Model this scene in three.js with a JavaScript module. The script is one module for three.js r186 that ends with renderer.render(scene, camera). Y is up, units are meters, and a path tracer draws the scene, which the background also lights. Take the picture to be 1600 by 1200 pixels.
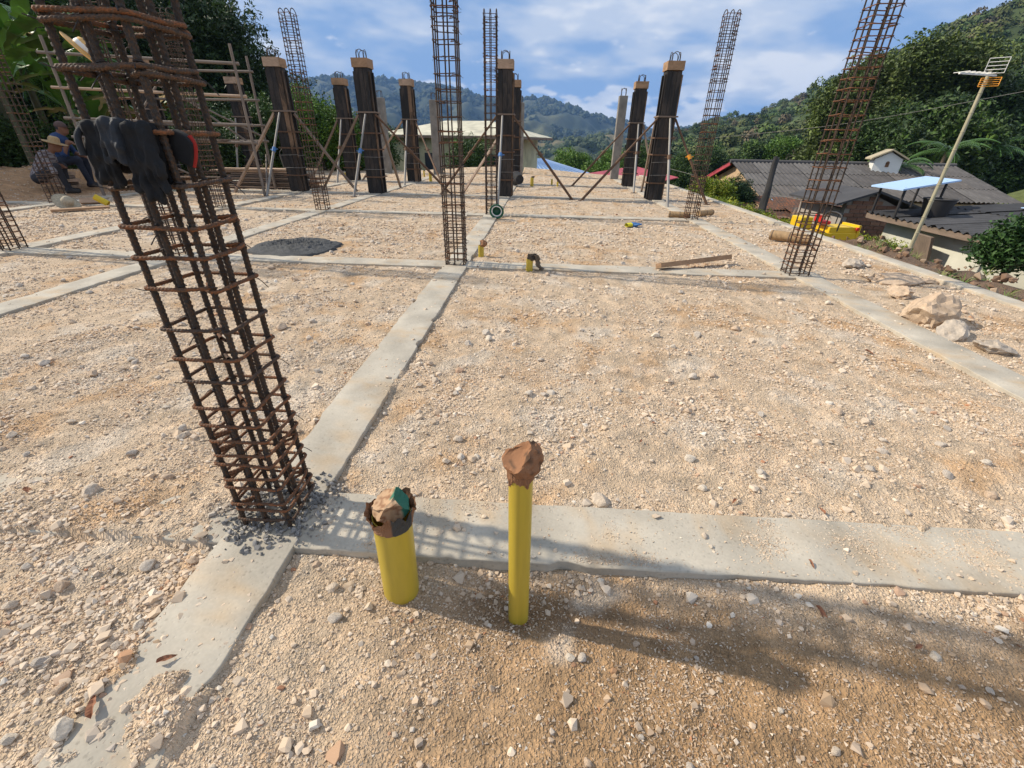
import * as THREE from 'three';
import { mergeGeometries, mergeVertices } from 'three/addons/utils/BufferGeometryUtils.js';
import { ConvexGeometry } from 'three/addons/geometries/ConvexGeometry.js';
import { RoundedBoxGeometry } from 'three/addons/geometries/RoundedBoxGeometry.js';
import { MarchingCubes } from 'three/addons/objects/MarchingCubes.js';
import { createNoise2D, createNoise3D } from 'simplex-noise';

// ---------------------------------------------------------------- camera, sky, sun, exposure
const scene = new THREE.Scene();
const FOCAL = 678.85, EYE = 1.2;                       // pixels of the 1600 x 1200 photograph; eye height in metres
const RIGHT = new THREE.Vector3(0.99788854, 0.01561724, -0.0630441), UP = new THREE.Vector3(-0.04434266, 0.87305474, -0.48560184), FWD = new THREE.Vector3(-0.04745719, -0.48737205, -0.87190384);
const camera = new THREE.PerspectiveCamera(2 * Math.atan(600 / FOCAL) * 180 / Math.PI, 4 / 3, 0.02, 9000);
camera.position.set(0, EYE, 0);
camera.quaternion.setFromRotationMatrix(new THREE.Matrix4().makeBasis(RIGHT, UP, FWD.clone().negate()));
scene.add(camera);

const renderer = new THREE.WebGLRenderer({ antialias: true });
renderer.toneMapping = THREE.LinearToneMapping;
renderer.toneMappingExposure = 1.16;
renderer.shadowMap.enabled = true;

const SUN_ELEVATION = 39 * Math.PI / 180;
const SUN = new THREE.Vector3(-0.985 * Math.cos(SUN_ELEVATION), Math.sin(SUN_ELEVATION), -0.17 * Math.cos(SUN_ELEVATION)).normalize();
const sun = new THREE.DirectionalLight(new THREE.Color().setRGB(1, 0.905, 0.76), 4.5);
sun.position.copy(SUN).multiplyScalar(60);
sun.castShadow = true;
sun.shadow.mapSize.set(4096, 4096);
Object.assign(sun.shadow.camera, { left: -30, right: 30, top: 30, bottom: -30, near: 1, far: 160 });
sun.shadow.radius = 2.2;
scene.add(sun, sun.target);

// ---------------------------------------------------------------- numbers and noise
let seedState = 20251;
function reseed(n) { seedState = n | 0; }
function rnd() { seedState = (seedState + 0x6d2b79f5) | 0; let t = Math.imul(seedState ^ (seedState >>> 15), 1 | seedState); t = (t + Math.imul(t ^ (t >>> 7), 61 | t)) ^ t; return ((t ^ (t >>> 14)) >>> 0) / 4294967296; }
const between = (a, b) => a + (b - a) * rnd();
const clamp = (x, a = 0, b = 1) => Math.min(b, Math.max(a, x));
const smooth = (a, b, x) => { const t = clamp((x - a) / (b - a)); return t * t * (3 - 2 * t); };
const mix = (a, b, t) => a + (b - a) * t;
const mix3 = (a, b, t) => [mix(a[0], b[0], t), mix(a[1], b[1], t), mix(a[2], b[2], t)];
reseed(7); const n2 = createNoise2D(rnd); const n3 = createNoise3D(rnd);
function fbm(x, y, octaves = 4, gain = 0.5) { let s = 0, a = 1, t = 0; for (let i = 0; i < octaves; i++) { s += a * n2(x + i * 17.3, y - i * 9.1); t += a; a *= gain; x *= 2.03; y *= 2.03; } return s / t; }
function fbm3(x, y, z, octaves = 4) { let s = 0, a = 1, t = 0; for (let i = 0; i < octaves; i++) { s += a * n3(x, y, z); t += a; a *= 0.5; x *= 2.03; y *= 2.03; z *= 2.03; } return s / t; }
// noise that repeats every `per` units
function hash2(i, j, k) { let h = Math.imul(i, 374761393) + Math.imul(j, 668265263) + Math.imul(k, 2147483647); h = Math.imul(h ^ (h >>> 13), 1274126177); return ((h ^ (h >>> 16)) >>> 0) / 4294967296; }
function pnoise(x, y, per, k = 0) {
  const i = Math.floor(x), j = Math.floor(y), u = x - i, v = y - j, s = u * u * (3 - 2 * u), t = v * v * (3 - 2 * v), w = (a) => ((a % per) + per) % per;
  return mix(mix(hash2(w(i), w(j), k), hash2(w(i + 1), w(j), k), s), mix(hash2(w(i), w(j + 1), k), hash2(w(i + 1), w(j + 1), k), s), t);
}
function pfbm(u, v, per, octaves, k = 0) { let s = 0, a = 1, t = 0; for (let i = 0; i < octaves; i++) { s += a * pnoise(u * per, v * per, per, k + i); t += a; a *= 0.55; per *= 2; } return s / t; }
function pcell(u, v, per, k = 0) {                       // [distance to the nearest seed, its random number]
  const x = u * per, y = v * per, i = Math.floor(x), j = Math.floor(y); let best = 9, id = 0;
  for (let a = -1; a < 2; a++) for (let b = -1; b < 2; b++) {
    const ci = (((i + a) % per) + per) % per, cj = (((j + b) % per) + per) % per, dx = i + a + 0.1 + 0.8 * hash2(ci, cj, k) - x, dy = j + b + 0.1 + 0.8 * hash2(ci, cj, k + 1) - y, d = dx * dx + dy * dy;
    if (d < best) { best = d; id = hash2(ci, cj, k + 2); }
  }
  return [Math.sqrt(best), id];
}
const sRGB = (c) => { c = clamp(c); return 255 * (c <= 0.0031308 ? 12.92 * c : 1.055 * Math.pow(c, 1 / 2.4) - 0.055); };
function colourTexture(w, h, fn, repeat) {               // fn gives linear colours
  const d = new Uint8Array(w * h * 4);
  for (let y = 0; y < h; y++) for (let x = 0; x < w; x++) { const c = fn((x + 0.5) / w, (y + 0.5) / h), o = (y * w + x) * 4; d[o] = sRGB(c[0]); d[o + 1] = sRGB(c[1]); d[o + 2] = sRGB(c[2]); d[o + 3] = 255; }
  const t = new THREE.DataTexture(d, w, h); t.colorSpace = THREE.SRGBColorSpace; return finish(t, repeat);
}
function greyTexture(w, h, fn, repeat) {
  const d = new Uint8Array(w * h * 4);
  for (let y = 0; y < h; y++) for (let x = 0; x < w; x++) { const c = 255 * clamp(fn((x + 0.5) / w, (y + 0.5) / h)), o = (y * w + x) * 4; d[o] = d[o + 1] = d[o + 2] = c; d[o + 3] = 255; }
  return finish(new THREE.DataTexture(d, w, h), repeat);
}
function finish(t, repeat = [1, 1]) { t.wrapS = t.wrapT = THREE.RepeatWrapping; t.magFilter = THREE.LinearFilter; t.minFilter = THREE.LinearMipmapLinearFilter; t.generateMipmaps = true; t.repeat.set(...repeat); t.needsUpdate = true; return t; }

// ---------------------------------------------------------------- sky: air and clouds for every direction
{
  const W = 3072, H = 1536, data = new Float32Array(W * H * 4);
  reseed(31); const s3 = createNoise3D(rnd);
  const sf = (x, y, z, o) => { let s = 0, a = 1, t = 0; for (let i = 0; i < o; i++) { s += a * s3(x, y, z); t += a; a *= 0.52; x *= 2.07; y *= 2.07; z *= 2.07; } return s / t; };
  for (let row = 0; row < H; row++) {
    const el = ((row + 0.5) / H - 0.5) * Math.PI, y = Math.sin(el), deg = el * 180 / Math.PI;
    for (let col = 0; col < W; col++) {
      const o = (row * W + col) * 4;
      if (deg < -3) { data[o] = 0.36; data[o + 1] = 0.42; data[o + 2] = 0.5; data[o + 3] = 1; continue; }
      const az = ((col + 0.5) / W - 0.5) * 2 * Math.PI, cx = Math.cos(az), cz = Math.sin(az), x = cx * Math.cos(el), z = cz * Math.cos(el);
      let c = mix3([0.235, 0.385, 0.66], [0.14, 0.25, 0.47], smooth(0, 50, deg));
      // streaked high cloud: stretched along the horizon low down
      const q = 1 / (0.16 + Math.max(0, y)), hx = x * q * 1.15, hz = z * q * 1.15;
      const streak = sf(cx * 2.2 + 3, deg * 0.13, cz * 2.2, 5) * 0.75 + sf(cx * 5, deg * 0.33 + cx * 2, cz * 5 + 7, 5) * 0.3 + sf(hx * 0.4, hz * 0.9, 5.2, 4) * 0.15;
      const veil = smooth(-0.26, 0.3, streak + 0.3 * smooth(3, 14, deg));
      c = mix3(c, mix3([0.52, 0.6, 0.74], [0.74, 0.77, 0.83], smooth(0.0, 0.5, streak + 0.5 * sf(cx * 9, deg * 0.5, cz * 9 + 3, 4))), veil * 0.9);
      // banks of cumulus low over the hills
      const top = 5.2 + 3.4 * sf(cx * 2.1, 4.4, cz * 2.1, 3), puff = sf(cx * 7, deg * 0.42, cz * 7, 5), bank = smooth(-0.04, 0.2, puff + (top - deg) * 0.11 - 0.05) * smooth(-2, 1.2, deg);
      const shade = clamp(0.5 + 0.8 * sf(cx * 7 - 0.12, deg * 0.42 + 0.35, cz * 7, 4) + 0.05 * (deg - 3));
      c = mix3(c, mix3([0.4, 0.49, 0.66], [0.84, 0.86, 0.9], shade), bank * 0.85);
      data[o] = c[0]; data[o + 1] = c[1]; data[o + 2] = c[2]; data[o + 3] = 1;
    }
  }
  const t = new THREE.DataTexture(data, W, H, THREE.RGBAFormat, THREE.FloatType);
  t.mapping = THREE.EquirectangularReflectionMapping; t.magFilter = THREE.LinearFilter; t.needsUpdate = true;
  scene.background = t; scene.environment = t;
}

// ---------------------------------------------------------------- building helpers. d is metres ahead of the camera (three's -z)
const v = (x, y, d) => new THREE.Vector3(x, y, -d);
function ray(px, py) { return RIGHT.clone().multiplyScalar((px - 800) / FOCAL).addScaledVector(UP, -(py - 600) / FOCAL).add(FWD); }
function onLevel(px, py, y = 0) { const r = ray(px, py), t = (y - EYE) / r.y; return new THREE.Vector3(r.x * t, y, r.z * t); }
function atDepth(px, py, d) { const r = ray(px, py), t = -d / r.z; return new THREE.Vector3(r.x * t, EYE + r.y * t, -d); }
function atRange(px, py, m) { const r = ray(px, py), t = m / Math.hypot(r.x, r.z); return new THREE.Vector3(r.x * t, EYE + r.y * t, r.z * t); }
const taken = new Map();
function numbered(name) { const n = taken.get(name) ?? 0; taken.set(name, n + 1); return n ? name + '_' + String(n).padStart(3, '0') : name; }
function obj(name, geometry, material, parent) { const m = new THREE.Mesh(Array.isArray(geometry) ? join(geometry) : geometry, material); m.name = parent ? name : numbered(name); (parent ?? scene).add(m); return m; }
function thing(name, label, category, position, group) { const o = new THREE.Group(); o.name = numbered(name); if (position) o.position.copy(position); o.userData = { label, category }; if (group) o.userData.group = group; scene.add(o); return o; }
function tag(o, label, category, group) { o.userData = { label, category }; if (group) o.userData.group = group; return o; }
function copyOf(o, position, label, turn) { const c = o.clone(); c.name = numbered(o.name.replace(/_\d{3}$/, '')); c.userData = { ...o.userData }; if (label) c.userData.label = label; if (position) c.position.copy(position); if (turn !== undefined) c.rotation.y = turn; scene.add(c); return c; }
const structure = (o) => { o.userData = { ...o.userData, kind: 'structure' }; return o; };
const stuff = (o, more) => { o.userData = { ...o.userData, ...more, kind: 'stuff' }; return o; };
function plain(g) { g = g.index ? g.toNonIndexed() : g; for (const k of Object.keys(g.attributes)) if (!['position', 'normal', 'uv', 'color'].includes(k)) g.deleteAttribute(k); if (!g.attributes.uv) g.setAttribute('uv', new THREE.BufferAttribute(new Float32Array(g.attributes.position.count * 2), 2)); return g; }
function join(list) { list = list.map(plain); const c = list.some((g) => g.attributes.color); if (c) for (const g of list) if (!g.attributes.color) g.setAttribute('color', new THREE.BufferAttribute(new Float32Array(g.attributes.position.count * 3).fill(1), 3)); return list.length > 1 ? mergeGeometries(list) : list[0]; }
function boxUV(g, scale = 1, du = 0, dv = 0) {           // metres on every face, the long way of the piece along u
  g = plain(g); const p = g.attributes.position, n = g.attributes.normal, uv = g.attributes.uv; g.computeBoundingBox(); const s = g.boundingBox.getSize(new THREE.Vector3());
  const long = s.x >= s.y && s.x >= s.z ? 0 : s.y >= s.z ? 1 : 2;
  for (let i = 0; i < p.count; i++) {
    const a = [Math.abs(n.getX(i)), Math.abs(n.getY(i)), Math.abs(n.getZ(i))], k = a.indexOf(Math.max(...a)), c = [p.getX(i), p.getY(i), p.getZ(i)];
    let [e, f] = [0, 1, 2].filter((q) => q !== k); if (f === long) [e, f] = [f, e];
    uv.setXY(i, c[e] * scale + du, c[f] * scale + dv + k * 0.31);
  }
  return g;
}
function box(w, h, d, x = 0, y = 0, z = 0, bevel = 0) { const g = bevel ? new RoundedBoxGeometry(w, h, d, 1, bevel) : new THREE.BoxGeometry(w, h, d); g.translate(x, y, z); return g; }
function rod(a, b, r, r2 = r, sides = 8, cap = true) { const l = a.distanceTo(b), g = new THREE.CylinderGeometry(r2, r, l, sides, 1, !cap); g.translate(0, l / 2, 0); g.applyQuaternion(new THREE.Quaternion().setFromUnitVectors(new THREE.Vector3(0, 1, 0), b.clone().sub(a).normalize())); g.translate(a.x, a.y, a.z); return g; }
function beamBetween(a, b, w, t, roll = 0) { const l = a.distanceTo(b), g = new THREE.BoxGeometry(w, l, t); g.rotateY(roll); g.translate(0, l / 2, 0); const q = boxUV(g, 1, a.x * 3.7, a.z * 2.3); q.applyQuaternion(new THREE.Quaternion().setFromUnitVectors(new THREE.Vector3(0, 1, 0), b.clone().sub(a).normalize())); q.translate(a.x, a.y, a.z); return q; }
function tube(points, r, segs, sides = 6, closed = false) { return new THREE.TubeGeometry(new THREE.CatmullRomCurve3(points, closed, 'centripetal'), segs, r, sides, closed); }
function paint(g, fn) { const p = g.attributes.position, c = new Float32Array(p.count * 3); for (let i = 0; i < p.count; i++) c.set(fn(p.getX(i), p.getY(i), p.getZ(i), i), i * 3); g.setAttribute('color', new THREE.BufferAttribute(c, 3)); return g; }
const lin = (r, g, b) => new THREE.Color().setRGB(r, g, b);
function mat(o = {}) { const { c, ...rest } = o; return new THREE.MeshStandardMaterial({ color: c ? lin(...c) : lin(1, 1, 1), roughness: 0.85, metalness: 0, ...rest }); }

// ---------------------------------------------------------------- shared materials
const T = {};
T.grit = greyTexture(1024, 1024, (u, w) => { const [a, i] = pcell(u, w, 96, 5), [b, j] = pcell(u, w, 210, 9), [e, k] = pcell(u, w, 40, 14); return 0.16 + 0.34 * (i > 0.45 ? Math.max(0, 1 - a * 1.5) : 0.1) + 0.22 * (j > 0.4 ? Math.max(0, 1 - b * 1.5) : 0.1) + (k > 0.8 ? 0.34 * Math.max(0, 1 - e * 1.7) : 0) + 0.22 * pfbm(u, w, 24, 5, 3); });
T.soil = colourTexture(1024, 1024, (u, w) => { const [a, i] = pcell(u, w, 96, 5), [b, j] = pcell(u, w, 210, 9), [e, k] = pcell(u, w, 40, 14), f = pfbm(u, w, 12, 6, 3) - 0.5, pa = i > 0.45 && a < 0.5 ? (i - 0.62) * 0.5 : -0.03, pb = j > 0.4 && b < 0.5 ? (j - 0.62) * 0.45 : -0.02, pe = k > 0.8 && e < 0.45 ? 0.12 : 0, s = 0.76 + 1.35 * (pa + pb) + pe + f * 0.6, h = (i - 0.5) * 0.05; return [s + h * 0.4, s - h * 0.2, s - h - 0.02]; });
T.concrete = colourTexture(512, 512, (u, w) => { const f = pfbm(u, w, 6, 6, 1), g = pnoise(u * 200, w * 200, 200, 8), [a, i] = pcell(u, w, 60, 3), pit = i > 0.86 && a < 0.22 ? -0.13 : 0, s = 0.7 + (f - 0.5) * 0.5 + (g - 0.5) * 0.09 + pit; return [s * 1.0, s * 0.985, s * 0.945]; });
T.fine = greyTexture(512, 512, (u, w) => { const [a, i] = pcell(u, w, 60, 3); return 0.5 + 0.4 * (pfbm(u, w, 16, 6, 2) - 0.5) - (i > 0.86 && a < 0.22 ? 0.3 : 0); });
const grain = (u, w, k, per) => { const y = w * per + 0.35 * pfbm(u, w, 3, 3, k), r = pnoise(u * 5, y * 9, 9 * per, k + 3) * 0.5 + pnoise(u * 16, y * 40, 40 * per, k + 5) * 0.3 + pnoise(u * 60, y * 110, 110 * per, k + 7) * 0.2; return r; };
T.wood = colourTexture(512, 512, (u, w) => { const r = grain(u, w, 11, 1), f = pfbm(u, w, 4, 4, 19) - 0.5, s = 0.62 + (r - 0.5) * 0.55 + f * 0.3; return [s, s * (0.93 - 0.06 * r), s * 0.85]; });
T.rust = colourTexture(512, 512, (u, w) => { const f = pfbm(u, w, 8, 6, 21), g = pfbm(u, w, 40, 4, 25), t = smooth(0.44, 0.66, f * 0.6 + g * 0.4), s = 0.75 + (g - 0.5) * 0.7; return mix3([0.46 * s, 0.42 * s, 0.38 * s], [1.0 * s, 0.58 * s, 0.3 * s], t); });
T.stain = colourTexture(512, 512, (u, w) => { const r = grain(u, w, 31, 1), f = pfbm(u, w, 5, 5, 39), t = smooth(0.40, 0.72, f * 0.55 + r * 0.5), s = 0.75 + (r - 0.5) * 0.9; return mix3([0.17 * s, 0.15 * s, 0.135 * s], [0.62 * s, 0.5 * s, 0.4 * s], t); });
T.mottle = colourTexture(512, 512, (u, w) => { const s = 0.8 + (pfbm(u, w, 5, 6, 41) - 0.5) * 0.7; return [s, s, s]; });
const M = {};
const rep = (t, a, b = a) => { const c = t.clone(); c.repeat.set(a, b); c.needsUpdate = true; return c; };
M.ground = mat({ vertexColors: true, map: rep(T.soil, 1 / 0.9), bumpMap: rep(T.grit, 1 / 0.9), bumpScale: 0.013, roughness: 0.95 });
M.concrete = mat({ vertexColors: true, c: [0.60, 0.545, 0.455], map: rep(T.concrete, 1 / 1.1), bumpMap: rep(T.fine, 1 / 0.7), bumpScale: 0.002, roughness: 0.9 });
M.column = mat({ c: [0.3, 0.28, 0.255], map: rep(T.concrete, 1 / 0.9), bumpMap: rep(T.fine, 1 / 0.9), bumpScale: 0.003, roughness: 0.9 });
M.bar = mat({ c: [0.125, 0.112, 0.102], map: rep(T.rust, 6, 1.5), roughness: 0.75, metalness: 0.25 });
M.stirrup = mat({ c: [0.20, 0.158, 0.13], map: rep(T.rust, 4, 1.2), roughness: 0.78, metalness: 0.2 });
M.stirrupRust = mat({ c: [0.33, 0.2, 0.125], map: rep(T.rust, 3, 1), roughness: 0.85, metalness: 0.1 });
M.wire = mat({ c: [0.05, 0.042, 0.04], roughness: 0.6, metalness: 0.5 });
M.wood = mat({ c: [0.5, 0.34, 0.2], map: rep(T.wood, 0.9, 1.6), bumpMap: rep(T.wood, 0.9, 1.6), bumpScale: 0.001, roughness: 0.85 });
M.woodPale = mat({ c: [0.62, 0.48, 0.34], map: rep(T.wood, 0.9, 1.6), roughness: 0.85 });
M.woodGrey = mat({ c: [0.3, 0.245, 0.19], map: rep(T.wood, 0.7, 1.3), bumpMap: rep(T.wood, 0.7, 1.3), bumpScale: 0.002, roughness: 0.9 });
M.form = mat({ c: [0.075, 0.068, 0.063], map: rep(T.stain, 0.55, 1.1), bumpMap: rep(T.stain, 0.55, 1.1), bumpScale: 0.002, roughness: 0.7 });
M.formPale = mat({ c: [0.34, 0.26, 0.19], map: rep(T.stain, 0.45, 0.8), roughness: 0.85 });
M.steel = mat({ c: [0.34, 0.32, 0.29], map: rep(T.mottle, 2), roughness: 0.6, metalness: 0.35 });
M.steelRust = mat({ c: [0.27, 0.205, 0.155], map: rep(T.rust, 2), roughness: 0.8, metalness: 0.2 });
M.yellowPipe = new THREE.MeshPhysicalMaterial({ color: lin(0.68, 0.50, 0.05), roughness: 0.42, map: rep(T.mottle, 0.8, 0.3), clearcoat: 0.15, clearcoatRoughness: 0.5 });

// ---------------------------------------------------------------- the building plot
const ROW = [1.116, 4.846, 8.637, 11.797, 15.42, 19.01], LINE = { E: -9.467, D: -6.17, C: -4.143, A: -0.909, B: 2.755 };
const EDGE = 4.22, BACK = 21.2;
const BEAM_X = { E: -9.467, D: -6.17, C: -4.143, A: -0.905, B: 2.83 }, HALF = 0.132;
function onBeam(x, d) {                                  // how far inside a ground beam (negative outside), for the soil and the stones
  let m = -9;
  for (const k in BEAM_X) if (d > 0.2) m = Math.max(m, HALF - Math.abs(x - BEAM_X[k]));
  for (const r of ROW) m = Math.max(m, HALF - Math.abs(d - r + 0.03));
  return m;
}
function cover(x, d) {                                   // loose soil thrown over the beams
  const tail = (1 - smooth(0.5, 0.7, d + 0.1 * fbm(x * 6, d * 6, 2))) * smooth(-1.5, -0.6, -Math.abs(x + 0.9)), left = (1 - smooth(-1.12, -1.0, x + 0.12 * fbm(x * 4, d * 4, 3))) * (1 - smooth(1.6, 2.2, d));
  return clamp(0.95 * left + 0.95 * tail * (0.8 + 0.75 * fbm(x * 5 + 2, d * 5, 3)) + 0.95 * smooth(0.32, 0.75, fbm(x * 1.5 + 4, d * 1.5, 4)) + 0.5 * smooth(8, 13, d) - 0.1 * smooth(2, 5, d));
}
function mound(x, d) {                                   // the orange bank at the far left and the low heap at the back
  const bank = smooth(-10.2, -12.8, x) * smooth(6, 9, d) * (0.34 + 0.16 * fbm(x * 0.5, d * 0.5, 3)), heap = 0.3 * Math.exp(-(((x + 1.5) / 3.2) ** 2) - ((d - 20) / 1.3) ** 2);
  return bank + heap;
}
function groundY(x, d) {
  let y = -0.012 + 0.016 * fbm(x * 0.8, d * 0.8, 3) + 0.010 * fbm(x * 4, d * 4, 3) + 0.0055 * fbm(x * 14 + 8, d * 14, 3) + mound(x, d);
  const gap = onBeam(x, d), c = cover(x, d);
  if (gap > -0.05) { const k = smooth(-0.04, 0.0, gap); y = mix(y, Math.min(y, -0.004), k * (1 - c)); y += gap > 0 ? -0.03 * (1 - c) * smooth(0, 0.03, gap) + c * (0.030 + 0.012 * fbm(x * 9, d * 9, 3)) : 0; }
  const hollow = Math.exp(-(((x - 0.05) / 0.5) ** 2) - ((d - 0.85) / 0.12) ** 2); y -= 0.055 * hollow;         // dug out round the two pipes
  y -= 0.02 * smooth(-0.75, -0.5, x) * (1 - smooth(2.3, 2.6, x)) * (1 - smooth(0.55, 1.0, d));
  y -= 0.35 * smooth(EDGE, EDGE + 0.35, x) + 0.35 * smooth(BACK - 0.2, BACK + 0.5, d);
  return y;
}
const PALE = [0.70, 0.545, 0.39], ORANGE = [0.60, 0.36, 0.175], BROWN = [0.43, 0.265, 0.135], DUST = [0.73, 0.63, 0.515], BANK = [0.58, 0.33, 0.165], GREY = [0.34, 0.325, 0.30];
function groundTone(x, d) {
  const a = fbm(x * 0.55 + 20, d * 0.55, 4), b = fbm(x * 2.1 - 5, d * 2.1, 4), e = fbm(x * 7, d * 7 + 11, 3);
  let c = mix3(PALE, ORANGE, 0.16 + 0.62 * smooth(0.05, 0.5, a * 0.55 + b * 0.6) + 0.16 * e);
  const brown = smooth(0.95, 0.68, d + 0.10 * b + 0.05 * e) * smooth(-0.62, -0.1, x + 0.22 * b); c = mix3(c, BROWN, brown * (0.8 + 0.2 * smooth(-0.2, 0.3, x)));
  const wet = Math.exp(-(((x - 0.08) / 0.42) ** 2) - ((d - 0.83) / 0.10) ** 2); c = mix3(c, [0.3, 0.18, 0.09], clamp(wet * 1.1 + 0.3 * e * wet));
  c = mix3(c, DUST, 0.6 * smooth(0.15, 0.5, fbm(x * 1.3 + 9, d * 1.3 - 7, 4) + 0.12 * e - 0.25 * brown));
  c = mix3(c, BANK, clamp(smooth(-9.6, -10.6, x) * smooth(5, 8, d)));
  for (const k of ['D', 'C', 'A', 'B', 'E']) for (const r of [3, 4]) { const q = Math.hypot(x - LINE[k] - 0.1, d - ROW[r] + 0.15); c = mix3(c, GREY, 0.8 * smooth(1.0, 0.3, q + 0.35 * e)); }
  const cage = Math.hypot(x + 0.88, d - 1.1); c = mix3(c, [0.33, 0.315, 0.29], 0.85 * smooth(0.3, 0.12, cage + 0.1 * e));
  const k = 1 + 0.2 * e; return [c[0] * k, c[1] * k, c[2] * k];
}
function axis(from, to, fineFrom, fineTo, step, grow, most) {
  const out = []; for (let p = fineFrom; p <= fineTo; p += step) out.push(p);
  for (let p = out[out.length - 1], s = step; p < to;) { s = Math.min(most, s * grow); p = Math.min(to, p + s); out.push(p); }
  for (let p = fineFrom, s = step; p > from;) { s = Math.min(most, s * grow); p = Math.max(from, p - s); out.unshift(p); }
  return out;
}
function sheet(xs, ds, height, tone) {
  const nx = xs.length, nd = ds.length, pos = new Float32Array(nx * nd * 3), col = new Float32Array(nx * nd * 3), uv = new Float32Array(nx * nd * 2), idx = [];
  for (let j = 0, o = 0; j < nd; j++) for (let i = 0; i < nx; i++, o++) { const x = xs[i], d = ds[j]; pos.set([x, height(x, d), -d], o * 3); col.set(tone(x, d), o * 3); uv.set([x, d], o * 2); }
  for (let j = 0; j < nd - 1; j++) for (let i = 0; i < nx - 1; i++) { const a = j * nx + i; idx.push(a, a + 1, a + nx + 1, a, a + nx + 1, a + nx); }
  const g = new THREE.BufferGeometry(); g.setAttribute('position', new THREE.BufferAttribute(pos, 3)); g.setAttribute('color', new THREE.BufferAttribute(col, 3)); g.setAttribute('uv', new THREE.BufferAttribute(uv, 2)); g.setIndex(idx); g.computeVertexNormals(); return g;
}
structure(obj('building_plot', sheet(axis(-17, EDGE + 0.5, -2.6, 2.8, 0.0135, 1.035, 0.16), axis(-4, BACK + 0.9, 0.3, 2.6, 0.0135, 1.022, 0.14), groundY, groundTone), M.ground));

// ground beams with worn edges; the cross beams lie 3 mm lower than the long ones
function groundBeam(x0, x1, d0, d1, top, label) {
  const along = x1 - x0 > d1 - d0, L = along ? x1 - x0 : d1 - d0, W = along ? d1 - d0 : x1 - x0, n = Math.min(700, Math.ceil(L / 0.03)), pr = [[0, -0.16], [0, -0.007], [0.014, 0], [0.3, 0.001], [0.5, 0.0], [0.7, 0.001], [0.986, 0], [1, -0.007], [1, -0.16]], pos = [], uv = [], idx = [];
  for (let i = 0; i <= n; i++) {
    const s = i / n * L;
    for (let k = 0; k < pr.length; k++) {
      const side = k < 3 ? -1 : k > 5 ? 1 : 0, sx = along ? x0 + s : x0, sd = along ? d0 : d0 + s, seed = side * 7 + x0 * 3 + d0;
      let chip = side ? 0.006 * fbm(s * 1.1 + seed, seed, 3) + 0.003 * n2(s * 22, seed) - 0.016 * smooth(0.55, 0.8, n2(s * 3.1 + seed * 2, 4)) : 0;
      const w = pr[k][0] * W + side * chip, y = top + pr[k][1] + (k > 1 && k < 7 ? 0.002 * fbm(s * 3, seed, 2) : 0);
      if (along) { pos.push(x0 + s, y, -(d0 + w)); uv.push(x0 + s, d0 + w + (k < 2 || k > 6 ? y : 0)); } else { pos.push(x0 + w, y, -(d0 + s)); uv.push(x0 + w + (k < 2 || k > 6 ? y : 0), d0 + s); }
    }
  }
  const m = pr.length;
  for (let i = 0; i < n; i++) for (let k = 0; k < m - 1; k++) { const a = i * m + k, b = a + m; if (along) idx.push(a, b, a + 1, b, b + 1, a + 1); else idx.push(a, a + 1, b, b, a + 1, b + 1); }
  const g = new THREE.BufferGeometry(); g.setAttribute('position', new THREE.Float32BufferAttribute(pos, 3)); g.setAttribute('uv', new THREE.Float32BufferAttribute(uv, 2)); g.setIndex(idx); g.computeVertexNormals();
  paint(g, (x, y, z) => { const t = 0.75 * smooth(0.05, 0.55, fbm(x * 1.7 + 4, -z * 1.7, 4) + 0.35 * fbm(x * 11, -z * 11, 3)) * (0.7 + 0.3 * n2(x * 60, z * 60)); return mix3([1, 1, 1], [1.08, 0.86, 0.62], clamp(t)); });
  const o = structure(obj('concrete_ground_beam', g, M.concrete)); o.userData.label = label; return o;
}
for (const k in BEAM_X) groundBeam(BEAM_X[k] - HALF, BEAM_X[k] + HALF, k === 'A' ? 0.28 : -1, 20, 0.009, 'long grey concrete ground beam running away under the columns');
ROW.forEach((r, i) => { if (i < 5) groundBeam(i < 1 ? -4.6 : -12, i < 1 ? 4.1 : 3.0, r - HALF - 0.03, r + HALF - 0.03, 0.006, 'grey concrete ground beam crossing between two column lines'); });
// pale kerb along the plot's right edge
groundBeam(EDGE - 0.02, EDGE + 0.16, -1, BACK, 0.012, 'pale concrete kerb along the edge of the plot');

// ---------------------------------------------------------------- gravel and stones
function stoneShape(seed, points, flat, detail) {
  reseed(seed); const pts = []; for (let i = 0; i < points; i++) { const p = new THREE.Vector3(between(-1, 1), between(-1, 1), between(-1, 1)).normalize().multiplyScalar(between(0.75, 1)); p.y *= flat; p.x *= 1.25; pts.push(p); }
  const g = new ConvexGeometry(pts); if (!detail) return g;
  return g;
}
const STONES = [11, 23, 35, 47, 59].map((s, i) => stoneShape(s, 13 + 2 * (i % 3), 0.55 + 0.12 * (i % 3)));
const GRAINS = [3, 5].map((s) => stoneShape(s, 7, 0.7));
function stoneTone() { const t = rnd(), k = between(0.75, 1.12); const c = t < 0.62 ? [0.76, 0.625, 0.475] : t < 0.78 ? [0.66, 0.5, 0.34] : t < 0.88 ? [0.6, 0.52, 0.43] : t < 0.978 ? [0.82, 0.74, 0.62] : [0.45, 0.2, 0.1]; return [c[0] * k, c[1] * k, c[2] * k]; }
M.gravel = mat({ map: rep(T.mottle, 1.5), roughness: 0.92 });
M.grain = mat({ roughness: 0.95 });
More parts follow.
